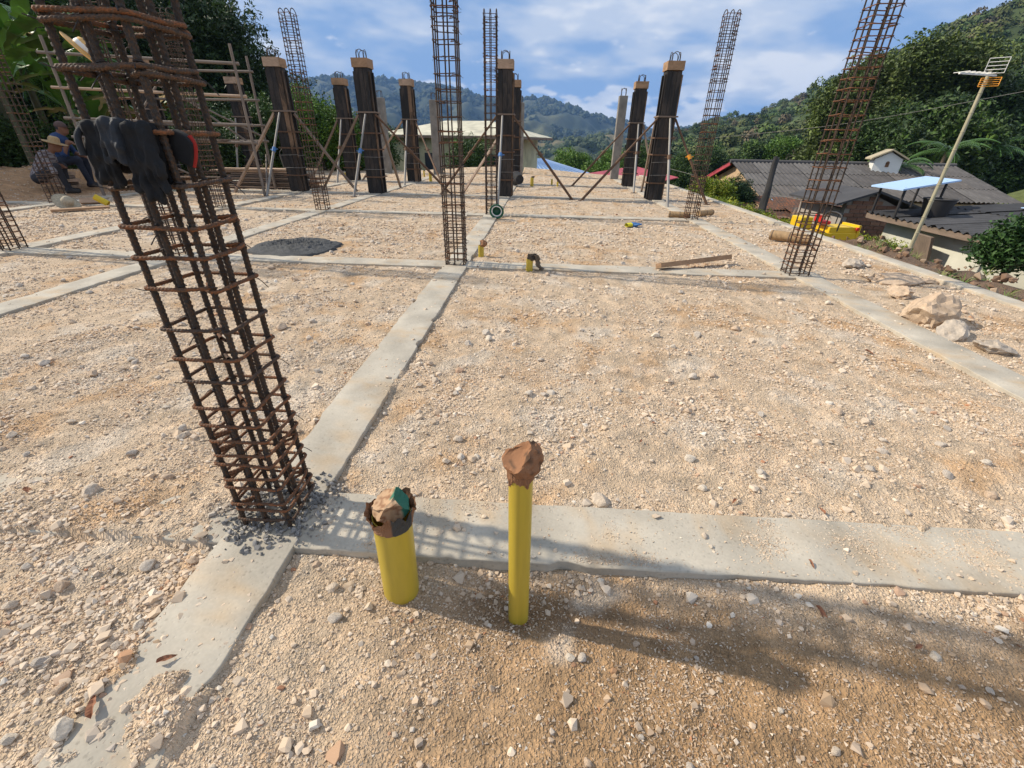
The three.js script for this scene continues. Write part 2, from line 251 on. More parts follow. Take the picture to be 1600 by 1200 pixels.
function scatter(name, label, shapes, count, where, size, keep) {
  for (let s = 0; s < shapes.length; s++) {
    const n = Math.floor(count / shapes.length), im = new THREE.InstancedMesh(shapes[s], M.gravel, n), m = new THREE.Matrix4(), q = new THREE.Quaternion(), e = new THREE.Euler(), col = new THREE.Color(); let k = 0;
    for (let tries = 0; k < n && tries < n * 6; tries++) {
      const [x, d] = where(); if (rnd() > keep(x, d)) continue;
      const r = size(x, d), gy = Math.max(groundY(x, d), onBeam(x, d) > 0.01 && d > 0.3 ? 0.006 : -9); e.set(between(-0.5, 0.5), between(0, 6.3), between(-0.5, 0.5)); q.setFromEuler(e);
      m.compose(new THREE.Vector3(x, gy + r * 0.22, -d), q, new THREE.Vector3(r, r * between(0.7, 1.1), r)); im.setMatrixAt(k, m);
      const t = stoneTone(), g = groundTone(x, d), c = mix3(t, g, rnd() < 0.16 ? 0.1 : between(0.3, 0.72)); im.setColorAt(k, col.setRGB(...c)); k++;
    }
    im.count = k; im.name = numbered(name); stuff(im, { label, category: 'gravel' }); scene.add(im);
  }
}
const fan = (d0, d1, side) => { const d = d0 + (d1 - d0) * rnd(); const w = 1.25 * d + 1.0; return [clamp(between(-w - side, w), -15, EDGE + 0.1), d]; };
const patchy = (x, d) => (Math.hypot(x + 3.02, d - 5.47) < 0.62 ? 0 : 1) * (onBeam(x, d) > 0 ? 0.07 + 0.8 * cover(x, d) * smooth(0.1, 0.5, cover(x, d)) : 1) * clamp(0.25 + 0.9 * smooth(-0.3, 0.45, fbm(x * 1.4 + 40, d * 1.4, 3)));
const heaps = (x, d) => patchy(x, d) * (0.25 + 0.75 * smooth(0.0, 0.4, fbm(x * 0.9 - 30, d * 0.9, 3))) * (1 + 2.5 * Math.exp(-(((x + 1.25) / 0.4) ** 2) - ((d - 0.75) / 0.45) ** 2)) * (1 - 0.82 * smooth(-0.5, 0.0, x) * smooth(0.98, 0.8, d));
reseed(501); scatter('fine_gravel', 'fine pale grit strewn over the compacted plot', GRAINS, 120000, () => fan(0.25, 2.6, 0), () => 0.0018 + 0.0045 * rnd() ** 2, patchy);
reseed(502); scatter('gravel', 'crushed pale limestone gravel over the plot', STONES, 24000, () => fan(0.25, 3.6, 0.3), () => 0.004 + 0.008 * rnd() ** 2.2, heaps);
reseed(503); scatter('gravel', 'crushed pale limestone gravel over the plot', STONES, 70000, () => fan(1.8, 7.5, 0.5), (x, d) => (0.0025 + 0.0010 * d) * (0.6 + 1.6 * rnd() ** 3), patchy);
reseed(504); scatter('gravel', 'crushed pale limestone gravel over the plot', STONES, 40000, () => fan(6, 20, 0), (x, d) => 0.008 + 0.020 * rnd() ** 3, patchy);
reseed(505); scatter('loose_stones', 'loose pale stones lying about the plot', STONES, 2600, () => fan(0.3, 9, 0.5), (x, d) => 0.010 + 0.015 * rnd() ** 2 + 0.0012 * d, heaps);

reseed(506); scatter('spilled_grit', 'orange grit spilled over the concrete beams', GRAINS, 15000, () => { const k = rnd(); return k < 0.6 ? [between(-1, 2.6), ROW[0] - 0.03 + between(-HALF, HALF)] : k < 0.85 ? [BEAM_X.A + between(-HALF, HALF), between(0.3, 4.6)] : [BEAM_X.B + between(-HALF, HALF), between(1.5, 5)]; }, (x, d) => 0.0014 + 0.003 * rnd() ** 2 + 0.0005 * d, (x, d) => (onBeam(x, d) > 0.004 ? 0.025 + 1.0 * smooth(0.12, 0.5, fbm(x * 2.3 - 9, d * 2.3 + 5, 4)) + 0.9 * Math.exp(-(((x - 1.25) / 0.22) ** 2) - ((d - 1.12) / 0.07) ** 2) * (0.4 + rnd()) + 0.6 * Math.exp(-(((x + 0.2) / 0.12) ** 2) - ((d - 1.18) / 0.04) ** 2) : 0));
{ // grey aggregate left round the foot of the near cage
  reseed(507); const n = 650, im = new THREE.InstancedMesh(STONES[2], M.gravel, n), m = new THREE.Matrix4(), q = new THREE.Quaternion(), e = new THREE.Euler(), c = new THREE.Color(); for (let i = 0; i < n; i++) { const a = between(0, 6.3), rr = 0.2 * Math.sqrt(rnd()) * between(0.6, 1.1), r = 0.004 + 0.009 * rnd() ** 2, x = -0.895 + rr * Math.cos(a), d = 1.116 + rr * Math.sin(a); e.set(6 * rnd(), 6 * rnd(), 6 * rnd()); m.compose(v(x, 0.01 + r * 0.4 + 0.028 * Math.max(0, 1 - rr / 0.13) * rnd(), d), q.setFromEuler(e), new THREE.Vector3(r, r, r)); im.setMatrixAt(i, m); const k = between(0.6, 1.2); im.setColorAt(i, c.setRGB(0.3 * k, 0.285 * k, 0.265 * k)); } im.name = numbered('aggregate_rubble'); stuff(im, { label: 'grey concrete aggregate round the foot of the glove-hung cage', category: 'gravel' }); scene.add(im);
}
// the stones one can pick out, each on its own
const STONE_MATS = [[0.72, 0.585, 0.44], [0.77, 0.66, 0.52], [0.62, 0.53, 0.43], [0.66, 0.49, 0.34], [0.66, 0.57, 0.465]].map((c) => mat({ c, map: rep(T.mottle, 0.7), bumpMap: rep(T.fine, 1), bumpScale: 0.002, roughness: 0.92 }));
function roughStone(seed, w, h, d, detail = 3, rough = 0.16) {                       // a larger broken stone
  let g = new THREE.IcosahedronGeometry(1, detail); g = mergeVertices(g.deleteAttribute('normal') && g, 1e-4); reseed(seed); const cuts = []; for (let i = 0; i < 11; i++) cuts.push([new THREE.Vector3(between(-1, 1), between(-0.9, 1), between(-1, 1)).normalize(), between(0.62, 0.9)]);
  const p = g.attributes.position, q = new THREE.Vector3();
  for (let i = 0; i < p.count; i++) { q.fromBufferAttribute(p, i); for (const [n, o] of cuts) { const s = q.dot(n) - o; if (s > 0) q.addScaledVector(n, -s); } const k = 1 + rough * fbm3(q.x * 2 + seed, q.y * 2, q.z * 2, 4); p.setXYZ(i, q.x * w * k, q.y * h * k, q.z * d * k); }
  g = g.toNonIndexed(); g.computeVertexNormals(); const uv = []; for (let i = 0; i < g.attributes.position.count; i++) uv.push(g.attributes.position.getX(i) * 3, (g.attributes.position.getZ(i) + g.attributes.position.getY(i)) * 3); g.setAttribute('uv', new THREE.Float32BufferAttribute(uv, 2)); return g;
}
const BIG = [71, 73, 79, 83, 89, 97].map((s) => roughStone(s, 1.2, 0.75, 1, 2, 0.12));
function looseStone(px, py, r, k, turn, label, group) {
  const p = onLevel(px, py, 0); const x = p.x, d = -p.z, gy = Math.max(groundY(x, d), onBeam(x, d) > 0.02 ? 0.006 : -9);
  const o = obj('stone', BIG[k % 6], STONE_MATS[k % 5]); o.position.set(x, gy + r * 0.35, -d); o.rotation.set(0.2 * Math.sin(k * 3.1), turn, 0.2 * Math.cos(k * 1.7)); o.scale.setScalar(r);
  return tag(o, label ?? 'loose pale limestone stone lying on the gravel plot', 'stone', label ? group : 'loose stones on the plot');
}
reseed(611);
[[148, 772, 24, 'rounded pale stone beside the foot of the glove-hung rebar cage'], [1012, 797, 20, 'rough pale stone perched on the concrete beam'], [230, 876, 22], [97, 912, 20], [140, 1078, 22], [938, 775, 26, 'flat grey stone behind the concrete beam'], [892, 1017, 14], [911, 1017, 15], [998, 990, 10], [760, 515, 15], [1450, 508, 10], [103, 1140, 30], [62, 1030, 18], [262, 742, 14], [645, 770, 10], [680, 590, 12], [1225, 1098, 10], [1084, 1186, 14], [920, 1180, 14], [1006, 1138, 9], [1130, 1047, 9], [1465, 1018, 16], [1094, 1012, 9], [440, 508, 16, 'white angular stone behind the glove-hung rebar cage'], [600, 640, 8], [1100, 838, 10], [1024, 522, 12], [1090, 520, 14], [1150, 508, 14], [720, 708, 12], [697, 716, 12], [745, 707, 10], [845, 560, 10], [1075, 640, 12], [1190, 735, 14], [1450, 640, 16], [1540, 720, 14], [1380, 700, 14], [300, 870, 16], [40, 880, 14], [15, 940, 20], [215, 970, 16], [180, 1000, 16], [90, 1070, 18], [60, 1170, 22], [170, 1130, 18], [330, 1195, 14], [70, 565, 14], [145, 580, 14], [40, 555, 12], [110, 655, 12], [1340, 770, 10], [1420, 800, 10], [1300, 560, 10], [1555, 1070, 12], [1315, 1160, 14], [1110, 855, 7], [1206, 360, 9, 'small tan stone lying beside the right-hand concrete beam']].forEach(([px, py, w, label], i) => {
  const p = onLevel(px, py), depth = p.clone().sub(camera.position).dot(FWD), r = w / 2 / FOCAL * depth; looseStone(px, py + w * 0.2, r, i, between(0, 6), label, undefined);
});
for (let i = 0; i < 150; i++) { const d = 0.4 + 7 * rnd() ** 1.6, x = between(-1.15 * d - 0.9, Math.min(1.15 * d + 0.7, 4)); if (onBeam(x, d) > -0.02 || (x > -0.5 && d < 0.95)) continue; const r = between(0.010, 0.019) + 0.003 * d; const o = obj('stone', BIG[i % 6], STONE_MATS[(i * 7) % 5]); o.position.set(x, groundY(x, d) + r * 0.3, -d); o.rotation.set(between(-0.3, 0.3), between(0, 6), between(-0.3, 0.3)); o.scale.setScalar(r); tag(o, 'loose pale limestone stone lying on the gravel plot', 'stone', 'loose stones on the plot'); }
function bigRock(seed, px, py, w, h, d, turn, label, m, tilt = 0) { const p = onLevel(px, py), o = obj('rock', roughStone(seed, w / 2, h / 2, d / 2, 5, 0.2), m); o.position.set(p.x, groundY(p.x, -p.z) + h * 0.2, p.z); o.rotation.set(0, turn, tilt); return tag(o, label, 'rock'); }
const ROCK = mat({ c: [0.64, 0.475, 0.325], map: rep(T.mottle, 2), bumpMap: rep(T.fine, 2), bumpScale: 0.006, roughness: 0.92 }), ROCK2 = mat({ c: [0.56, 0.47, 0.37], map: rep(T.mottle, 2), bumpMap: rep(T.fine, 2), bumpScale: 0.005, roughness: 0.92 });
bigRock(131, 1446, 500, 0.46, 0.33, 0.36, 0.4, 'largest tan boulder lying beside the right-hand concrete beam', ROCK);
bigRock(137, 1483, 522, 0.30, 0.13, 0.2, 0.9, 'angular tan slab stone leaning at the foot of the boulder', ROCK2, 0.25);
bigRock(139, 1552, 548, 0.26, 0.12, 0.22, 0.2, 'flat grey-tan rock below the boulder near the beam', ROCK2, -0.2);
bigRock(149, 1397, 438, 0.62, 0.16, 0.4, 0.3, 'broad flat layered rock half sunk in the gravel', ROCK);
bigRock(151, 1330, 416, 0.34, 0.14, 0.2, 0.6, 'low tan rock behind the rebar cage on the right-hand beam', ROCK2);
bigRock(157, 1405, 462, 0.3, 0.15, 0.22, 1.2, 'brown broken rock between the flat rock and the boulder', ROCK);
bigRock(163, 1448, 436, 0.42, 0.1, 0.16, 0.1, 'brown slab rock lying against the plot edge', ROCK);

// ---------------------------------------------------------------- rebar cages
function ribbedTube(curve, r, n, sides, rib, period) {                 // reinforcing steel with raised slanting ribs
  const fr = curve.computeFrenetFrames(n, false), pos = [], nor = [], uv = [], idx = [], len = curve.getLength();
  for (let i = 0; i <= n; i++) {
    const c = curve.getPointAt(i / n), N = fr.normals[i], B = fr.binormals[i];
    for (let k = 0; k <= sides; k++) { const a = k / sides * Math.PI * 2, q = r * (1 + (rib ? rib * (Math.sin((i / n * len / period + 1.0 * Math.cos(a)) * Math.PI * 2) > 0.1 ? 1 : -0.25) : 0)), ca = Math.cos(a), sa = Math.sin(a); pos.push(c.x + q * (ca * N.x + sa * B.x), c.y + q * (ca * N.y + sa * B.y), c.z + q * (ca * N.z + sa * B.z)); uv.push(i / n * len * 2, k / sides); }
  }
  for (let i = 0; i < n; i++) for (let k = 0; k < sides; k++) { const a = i * (sides + 1) + k, b = a + sides + 1; idx.push(a, a + 1, b, b, a + 1, b + 1); }
  const g = new THREE.BufferGeometry(); g.setAttribute('position', new THREE.Float32BufferAttribute(pos, 3)); g.setAttribute('uv', new THREE.Float32BufferAttribute(uv, 2)); g.setIndex(idx); g.computeVertexNormals(); return g;
}
class Path3 extends THREE.Curve { constructor(pts) { super(); this.c = new THREE.CatmullRomCurve3(pts, false, 'centripetal'); } getPoint(t, o) { return this.c.getPoint(t, o); } }
function loopPoints(a, r, hook, bend = 0) {                            // a closed square tie whose two ends hook inwards at one corner
  const P = [], corner = (cx, cz, from) => { for (let i = 0; i <= 3; i++) { const t = from + i / 3 * Math.PI / 2; P.push(new THREE.Vector3(cx + r * Math.cos(t), 0, cz + r * Math.sin(t))); } };
  const c = a - r;
  P.push(new THREE.Vector3(-c + hook * 0.75, 0.006, c - hook * 0.75)); P.push(new THREE.Vector3(-a + r * 0.6, 0.006, c - r * 0.2));
  P.push(new THREE.Vector3(-a, 0.004, c - 1.6 * r)); P.push(new THREE.Vector3(-a - bend, 0, 0));
  corner(-c, -c, Math.PI); P.push(new THREE.Vector3(0, 0, -a + bend)); corner(c, -c, -Math.PI / 2); P.push(new THREE.Vector3(a + bend * 0.6, 0, 0)); corner(c, c, 0); P.push(new THREE.Vector3(0, -0.002, a));
  P.push(new THREE.Vector3(-c - r * 0.2, -0.006, a - r * 0.4)); P.push(new THREE.Vector3(-c + hook * 0.55, -0.006, c - hook * 0.85));
  return P;
}
const BAR_AT = (b) => [[-b, -b], [0, -b], [b, -b], [b, 0], [b, b], [0, b], [-b, b], [-b, 0]];
function tieGeometry(seed, b, near) {
  reseed(seed); const list = [];
  for (const [x, z] of BAR_AT(b)) {
    if (rnd() < 0.25) continue; const r = near ? 0.0105 : 0.012, ph = between(0, 6), pts = []; for (let i = 0; i < 6; i++) { const t = ph + i * 1.25; pts.push(new THREE.Vector3(x + r * Math.cos(t), r * 0.8 * Math.sin(t * 0.5 + ph), z + r * Math.sin(t))); }
    const out = new THREE.Vector3(Math.sign(x || between(-1, 1)), between(-1.2, 0.6), Math.sign(z || between(-1, 1))).normalize(); pts.push(pts[5].clone().addScaledVector(out, 0.012)); pts.push(pts[5].clone().addScaledVector(out, 0.03).add(new THREE.Vector3(between(-0.006, 0.006), between(-0.014, 0.004), 0)));
    list.push(tube(pts, near ? 0.0013 : 0.0018, near ? 20 : 9, near ? 5 : 3));
  }
  return join(list);
}
function cage(name, label, centre, o) {
  const t = thing(name, label, 'rebar cage', centre, 'column rebar cages');
  for (const [x, z] of BAR_AT(o.b)) { const g = o.barShape; const m = obj('bar', g, M.bar, t); m.position.set(x, 0, z); m.rotation.y = (x + 3 * z) * 31; }
  o.heights.forEach((h, i) => {
    reseed(o.seed + i * 13); const k = i % o.ties.length, s = obj('stirrup', o.ties[k], rnd() < o.rusty ? M.stirrupRust : M.stirrup, t);
    s.position.set(between(-0.002, 0.002), h, between(-0.002, 0.002)); s.rotation.set(between(-0.03, 0.03), Math.floor(rnd() * 4) * Math.PI / 2 + between(-0.03, 0.03), between(-0.035, 0.035));
    const w = obj('tie_wire', o.wires[i % o.wires.length], M.wire, s); w.rotation.y = -s.rotation.y;
  });
  return t;
}
const straight = (l) => new THREE.LineCurve3(new THREE.Vector3(0, -0.05, 0), new THREE.Vector3(0, l, 0));
{
  const a = 0.094, b = a - 0.0135, ties = [0, 1, 2].map((i) => ribbedTube(new Path3(loopPoints(a, 0.014, 0.05, 0.002 * i)), 0.0048, 420, 7, 0.2, 0.0095)), wires = [0, 1, 2].map((i) => tieGeometry(900 + i, b, true));
  const heights = [0.05, 0.10, 0.122, 0.195, 0.235, 0.29, 0.33, 0.38, 0.44, 0.505, 0.59, 0.66, 0.745, 0.855, 0.935, 1.008, 1.1, 1.203, 1.312, 1.322, 1.398, 1.41, 1.53, 1.62, 1.72, 1.83, 1.94, 2.06, 2.18, 2.3, 2.42, 2.53, 2.64, 2.75, 2.86];
  cage('rebar_cage', 'dark thick-barred rebar cage with black work gloves hung on it', v(-0.905, 0, 1.116), { b, ties, wires, heights, barShape: ribbedTube(straight(2.97), 0.0075, 1500, 9, 0.17, 0.0115), seed: 40, rusty: 0.45 });
}
{
  const a = 0.108, b = a - 0.012, ties = [0, 1, 2].map((i) => ribbedTube(new Path3(loopPoints(a, 0.015, 0.05, 0.003 * i)), 0.0046, 44, 5, 0, 1)), wires = [0, 1, 2].map((i) => tieGeometry(950 + i, b, false)), bar = new THREE.CylinderGeometry(0.0072, 0.0072, 2.95, 6, 12); bar.translate(0, 1.425, 0); const arcs = [-b, 0, b].map((x) => { const pts = []; for (let i = 0; i <= 10; i++) { const t = Math.PI * i / 10; pts.push(new THREE.Vector3(x, 2.895 + 0.085 * Math.sin(t), -b * Math.cos(t))); } return tube(pts, 0.007, 16, 5); });
  const heights = []; for (let h = 0.03; h < 2.95;) { heights.push(h); h += h < 0.62 ? 0.055 : h < 1.05 ? 0.085 : h < 2.05 ? 0.112 : 0.06; }
  const low = []; for (let h = 0.03; h < 2.95;) { low.push(h); h += h < 0.5 ? 0.06 : h < 1.6 ? 0.105 : 0.07; }
  let n = 0; const put = (k, r, label, hs = heights, rusty = 0.3) => { const t = cage('rebar_cage', label, v(LINE[k], 0, ROW[r]), { b, ties, wires, heights: hs.map((h, i) => h + (((i * 37 + n * 11) % 7) - 3) * 0.004), barShape: bar, seed: 1000 + 77 * n++, rusty }); for (const g of arcs) obj('bar_bend', g, M.bar, t); };
  put('A', 1, 'brown rebar cage standing straight up where the two middle concrete beams cross');
  put('B', 1, 'orange-rusted rebar cage on the right-hand beam beside the flat rocks', low, 0.75);
  put('A', 2, 'slender rebar cage beside the upturned green hard hat');
  put('B', 2, 'slender rebar cage with bamboo logs lying round its foot', heights, 0.45);
  put('C', 2, 'slender rebar cage standing beside the dark grey mortar bed', heights, 0.35);
  put('C', 1, 'rebar cage half hidden behind the glove-hung cage at a beam crossing');
  put('D', 1, 'rebar cage on the beam crossing below the straw hat');
  put('D', 2, 'rebar cage standing in front of the timber scaffold');
  put('E', 2, 'rebar cage standing in front of the two seated workers');
}

// ---------------------------------------------------------------- marching cubes over a distance field
function fieldMesh(fn, lo, hi, res) {                                   // fn < 0 inside; a cube of side `span` from lo
  const span = Math.max(hi[0] - lo[0], hi[1] - lo[1], hi[2] - lo[2]) * 1.08, mid = [0, 1, 2].map((i) => (lo[i] + hi[i]) / 2), mc = new MarchingCubes(res, new THREE.MeshStandardMaterial(), false, false, 200000), half = res / 2;
  mc.isolation = 0;
  for (let z = 0; z < res; z++) for (let y = 0; y < res; y++) for (let x = 0; x < res; x++) mc.field[x + y * res + z * res * res] = -fn(mid[0] + (x - half) / half * span / 2, mid[1] + (y - half) / half * span / 2, mid[2] + (z - half) / half * span / 2) / span * 10;
  mc.update(); const n = mc.count, p = new Float32Array(n * 3), q = new Float32Array(n * 3);
  for (let i = 0; i < n; i++) for (let k = 0; k < 3; k++) { p[i * 3 + k] = mid[k] + mc.positionArray[i * 3 + k] * span / 2; q[i * 3 + k] = mc.normalArray[i * 3 + k]; }
  let g = new THREE.BufferGeometry(); g.setAttribute('position', new THREE.BufferAttribute(p, 3)); g = mergeVertices(g, span * 1e-5); g.computeVertexNormals();
  const uv = []; for (let i = 0; i < g.attributes.position.count; i++) uv.push(g.attributes.position.getX(i) + g.attributes.position.getZ(i) * 0.7, g.attributes.position.getY(i)); g.setAttribute('uv', new THREE.Float32BufferAttribute(uv, 2)); return g;
}
const smin = (a, b, k) => { const h = Math.max(k - Math.abs(a - b), 0) / k; return Math.min(a, b) - h * h * k / 4; };
function capsule(p, a, b, ra, rb) { const bx = b[0] - a[0], by = b[1] - a[1], bz = b[2] - a[2], px = p[0] - a[0], py = p[1] - a[1], pz = p[2] - a[2], h = clamp((px * bx + py * by + pz * bz) / (bx * bx + by * by + bz * bz + 1e-12)); return Math.hypot(px - bx * h, py - by * h, pz - bz * h) - mix(ra, rb, h); }

// black gloves draped over the cage's tie
{
  M.glove = mat({ c: [0.0095, 0.0105, 0.0125], map: rep(T.mottle, 30), bumpMap: rep(T.fine, 40), bumpScale: 0.0006, roughness: 0.88 }); M.gloveGrey = mat({ c: [0.024, 0.029, 0.037], map: rep(T.mottle, 30), bumpMap: rep(T.fine, 30), bumpScale: 0.0008, roughness: 0.75 });
  M.red = mat({ c: [0.32, 0.02, 0.014], roughness: 0.9 });
  const gloveField = (w, len, back) => (x, y, z) => {                   // hangs from the rod at the origin (rod along x), fingers down in front (+z), cuff behind
    const p = [x + 0.005 * n3(x * 45, y * 25, z * 45), y + 0.003 * n3(x * 30 + 9, y * 30, z * 30), z + 0.006 * n3(x * 60, y * 22 + 5, z * 35)]; let s = 9;
    const sheetD = (ax, ay, az, bx, by, bz, r) => { for (let i = -2; i <= 2; i++) s = smin(s, capsule(p, [ax + i * w / 4, ay, az], [bx + i * w / 4, by, bz], r, r), 0.012); };
    sheetD(0, 0.004, -0.012, 0, 0.006, 0.012, 0.009); sheetD(0, 0.006, 0.012, 0.002, -len * 0.45, 0.02, 0.0105); sheetD(0, 0.004, -0.012, 0.0, -back, -0.022, 0.009);
    for (let i = 0; i < 4; i++) { const fx = (i - 1.5) * w / 3.2; s = smin(s, capsule(p, [fx, -len * 0.45, 0.02], [fx * 1.12 + 0.003 * (i - 1), -len * (0.92 + 0.1 * Math.sin(i * 2 + w * 90)), 0.022 + 0.006 * Math.sin(i * 3)], 0.0105, 0.0088), 0.006); }
    s = smin(s, capsule(p, [w * 0.42, -len * 0.2, 0.02], [w * 0.72, -len * 0.55, 0.026], 0.0105, 0.0085), 0.01); return s;
  };
  const shapeA = fieldMesh(gloveField(0.036, 0.115, 0.08), [-0.06, -0.14, -0.06], [0.06, 0.03, 0.06], 58), shapeB = fieldMesh(gloveField(0.05, 0.135, 0.1), [-0.07, -0.16, -0.06], [0.07, 0.03, 0.06], 58), shapeC = fieldMesh(gloveField(0.03, 0.06, 0.05), [-0.05, -0.09, -0.05], [0.05, 0.03, 0.05], 50);
  const group = 'work gloves hung on the rebar cage', zf = -1.116 + 0.094;
  const hang = (shape, x, y, z, turn, tilt, sc, label, m) => { const t = thing('work_glove', label, 'glove', new THREE.Vector3(x, y, z), group); t.rotation.set(0, turn, tilt); t.scale.setScalar(sc); obj('glove_body', shape, m, t); return t; };
  const t1 = hang(shapeA, -0.955, 1.206, zf, 0.1, 0.02, 0.92, 'black work glove with a worn grey back, hung at the outer corner of the cage', M.glove);
  obj('glove_lining', tube([new THREE.Vector3(-0.02, 0.012, 0.012), new THREE.Vector3(-0.028, -0.01, 0.03), new THREE.Vector3(-0.03, -0.05, 0.034)], 0.007, 12, 7), M.gloveGrey, t1);
  hang(shapeC, -0.905, 1.21, zf + 0.006, -0.15, -0.05, 1.0, 'short blue-grey work glove folded over the tie between two black gloves', M.gloveGrey);
  hang(shapeB, -0.862, 1.204, zf + 0.003, 0.05, 0.03, 1.0, 'large black work glove hanging in the middle of the tie', M.glove);
  const t4 = thing('work_glove', 'black work glove with a red cuff tucked inside the cage', 'glove', new THREE.Vector3(-0.83, 1.2, -1.116 + 0.05), group);
  const sh = new THREE.Shape(); sh.moveTo(-0.035, 0.004); sh.lineTo(0.02, 0.008); sh.quadraticCurveTo(0.045, -0.002, 0.05, -0.016); sh.quadraticCurveTo(0.045, -0.04, 0.034, -0.058); sh.quadraticCurveTo(0.0, -0.04, -0.035, -0.03); sh.closePath();
  const fl = new THREE.ExtrudeGeometry(sh, { depth: 0.012, bevelEnabled: true, bevelSize: 0.004, bevelThickness: 0.005, bevelSegments: 3, curveSegments: 10 }); obj('glove_body', fl, M.glove, t4);
  obj('cuff', tube([new THREE.Vector3(0.048, 0.0, 0.006), new THREE.Vector3(0.054, -0.016, 0.006), new THREE.Vector3(0.048, -0.04, 0.006), new THREE.Vector3(0.036, -0.062, 0.006)], 0.0046, 16, 7), M.red, t4);
}

// ---------------------------------------------------------------- yellow drain pipes stopped with paper
M.paper = mat({ c: [0.24, 0.128, 0.068], vertexColors: true, bumpMap: rep(T.mottle, 3), bumpScale: 0.001, roughness: 0.85 });
function crumple(seed, r, h, tone, sharp = 1) {                            // creased paper: flat facets between sharp folds
  let g = mergeVertices(new THREE.IcosahedronGeometry(1, 5).deleteAttribute('normal').deleteAttribute('uv')); const p = g.attributes.position, q = new THREE.Vector3(); reseed(seed * 101); const folds = []; for (let i = 0; i < 15; i++) folds.push([new THREE.Vector3(between(-1, 1), between(-1, 1), between(-1, 1)).normalize(), between(0.5, 0.9), rnd() < 0.4]);
  for (let i = 0; i < p.count; i++) { q.fromBufferAttribute(p, i); for (const [n, o, pleat] of folds) { if (n.y < -0.25) continue; const s = q.dot(n) - o; if (s > 0) q.addScaledVector(n, pleat ? -1.3 * s * sharp : -0.95 * s); } const ang = Math.atan2(q.z, q.x), k = 1 + 0.05 * sharp * n3(q.x * 2 + seed, q.y * 2, q.z * 2) - 0.13 * sharp * Math.abs(n3(q.x * 2.6 + seed, q.y * 1.1 + Math.sin(ang * 3), q.z * 2.6)) + 0.03 * sharp * (rnd() - 0.5); p.setXYZ(i, q.x * r * k, q.y * h * k, q.z * r * k); }
  g = g.toNonIndexed(); g.computeVertexNormals(); return paint(plain(g), tone);
}
function collar(seed, r0, r1, y0, y1, tone) {                            // torn paper edge round the pipe's mouth
  const n = 72, m = 7, pos = [], idx = [];
  for (let j = 0; j <= m; j++) for (let i = 0; i <= n; i++) { const a = i / n * Math.PI * 2, t = j / m, c = Math.cos(a), s = Math.sin(a), ragged = 0.82 + 0.28 * n2(c * 1.2 + seed, s * 1.2) + 0.05 * n2(c * 5 + seed, s * 5), w = 1 + t * 0.09 * n2(c * 4 + seed, s * 4 + t) + 0.04 * (1 - 2 * Math.abs(n3(c * 3, s * 3 + seed, t * 2))); const r = mix(r0, r1, t * t) * w; pos.push(r * c, mix(y0, y0 + (y1 - y0) * ragged, t), r * s); }
  for (let j = 0; j < m; j++) for (let i = 0; i < n; i++) { const a = j * (n + 1) + i, b = a + n + 1; idx.push(a, b, a + 1, b, b + 1, a + 1); }
  let g = new THREE.BufferGeometry(); g.setAttribute('position', new THREE.Float32BufferAttribute(pos, 3)); g.setIndex(idx); g = g.toNonIndexed(); g.computeVertexNormals(); return paint(plain(g), tone);
}
const BROWNPAPER = [1.05, 1, 0.95], BEIGE = [1.9, 2.3, 2.5], TEAL = [0.12, 1.15, 1.35], NAVY = [0.22, 0.42, 0.75];
function pipe(label, x, d, r, h, y0, capMaker, lean = [0, 0]) {
  const t = thing('drain_pipe', label, 'pipe', v(x, y0, d), 'yellow drain pipe stubs'); t.rotation.set(lean[0], 0, lean[1]);
  const w = Math.min(0.004, r * 0.1), g = new THREE.LatheGeometry([[r - w, -0.1], [r - w, h - 0.002], [r - w * 0.5, h], [r, h - 0.002], [r, h * 0.66], [r, h * 0.33], [r, -0.1]].map(([a, b]) => new THREE.Vector2(a, b)), 40); obj('pipe_wall', g, M.yellowPipe, t); capMaker(t, h, r); return t;
}
pipe('thick short yellow drain pipe stuffed with brown and teal paper', -0.385, 0.862, 0.054, 0.335, -0.05, (t, h, r) => {
  const print = (x, y, z) => { const a = Math.atan2(z, x); return a > -1.1 && a < 0.0 && y > 0.02 ? TEAL : a > 0.15 && a < 1.25 ? NAVY : BEIGE; };
  const b = obj('paper_plug', crumple(3, 0.057, 0.046, (x, y, z) => { const a = Math.atan2(z, x); return a > -1.4 && a < 0.5 && x > -0.006 ? TEAL : n3(x * 50, y * 50, z * 50) > 0.35 ? BROWNPAPER : BEIGE; }, 1.1), M.paper, t); b.position.set(0, h + 0.035, 0);
  const c = obj('paper_collar', collar(7, r + 0.0025, r + 0.012, -0.03, 0.045, (x, y, z) => { const a = Math.atan2(z, x); return a > 0.15 && a < 1.3 ? NAVY : BROWNPAPER; }), M.paper, t); c.position.y = h;
}, [0, -0.02]);
pipe('thin tall yellow drain pipe capped with a brown paper ball', -0.012, 0.805, 0.03, 0.585, -0.06, (t, h, r) => {
  const b = obj('paper_plug', crumple(17, 0.05, 0.058, (x, y, z) => (n3(x * 40, y * 14 + 4, z * 40) > 0.55 ? [0.5, 0.48, 0.45] : [1.15, 1.0, 0.85]), 1.1), M.paper, t); b.position.set(0.004, h + 0.03, 0);
  const c = obj('paper_collar', collar(23, r + 0.004, r + 0.0015, 0.014, -0.045, () => [1.1, 1, 0.9]), M.paper, t); c.position.y = h;
}, [0, 0.012]);
const smallCap = (seed, s, dark) => (t, h, r) => { const b = obj('paper_plug', crumple(seed, s, s * 0.8, () => (dark ? [0.3, 0.42, 0.55] : [1.1, 1, 0.9]), 1.6), M.paper, t); b.position.set(s * 0.35, h + s * 0.45, 0); };
pipe('low yellow pipe stub with brown paper beside the middle beam', -0.69, 5.31, 0.034, 0.11, 0, smallCap(31, 0.06));
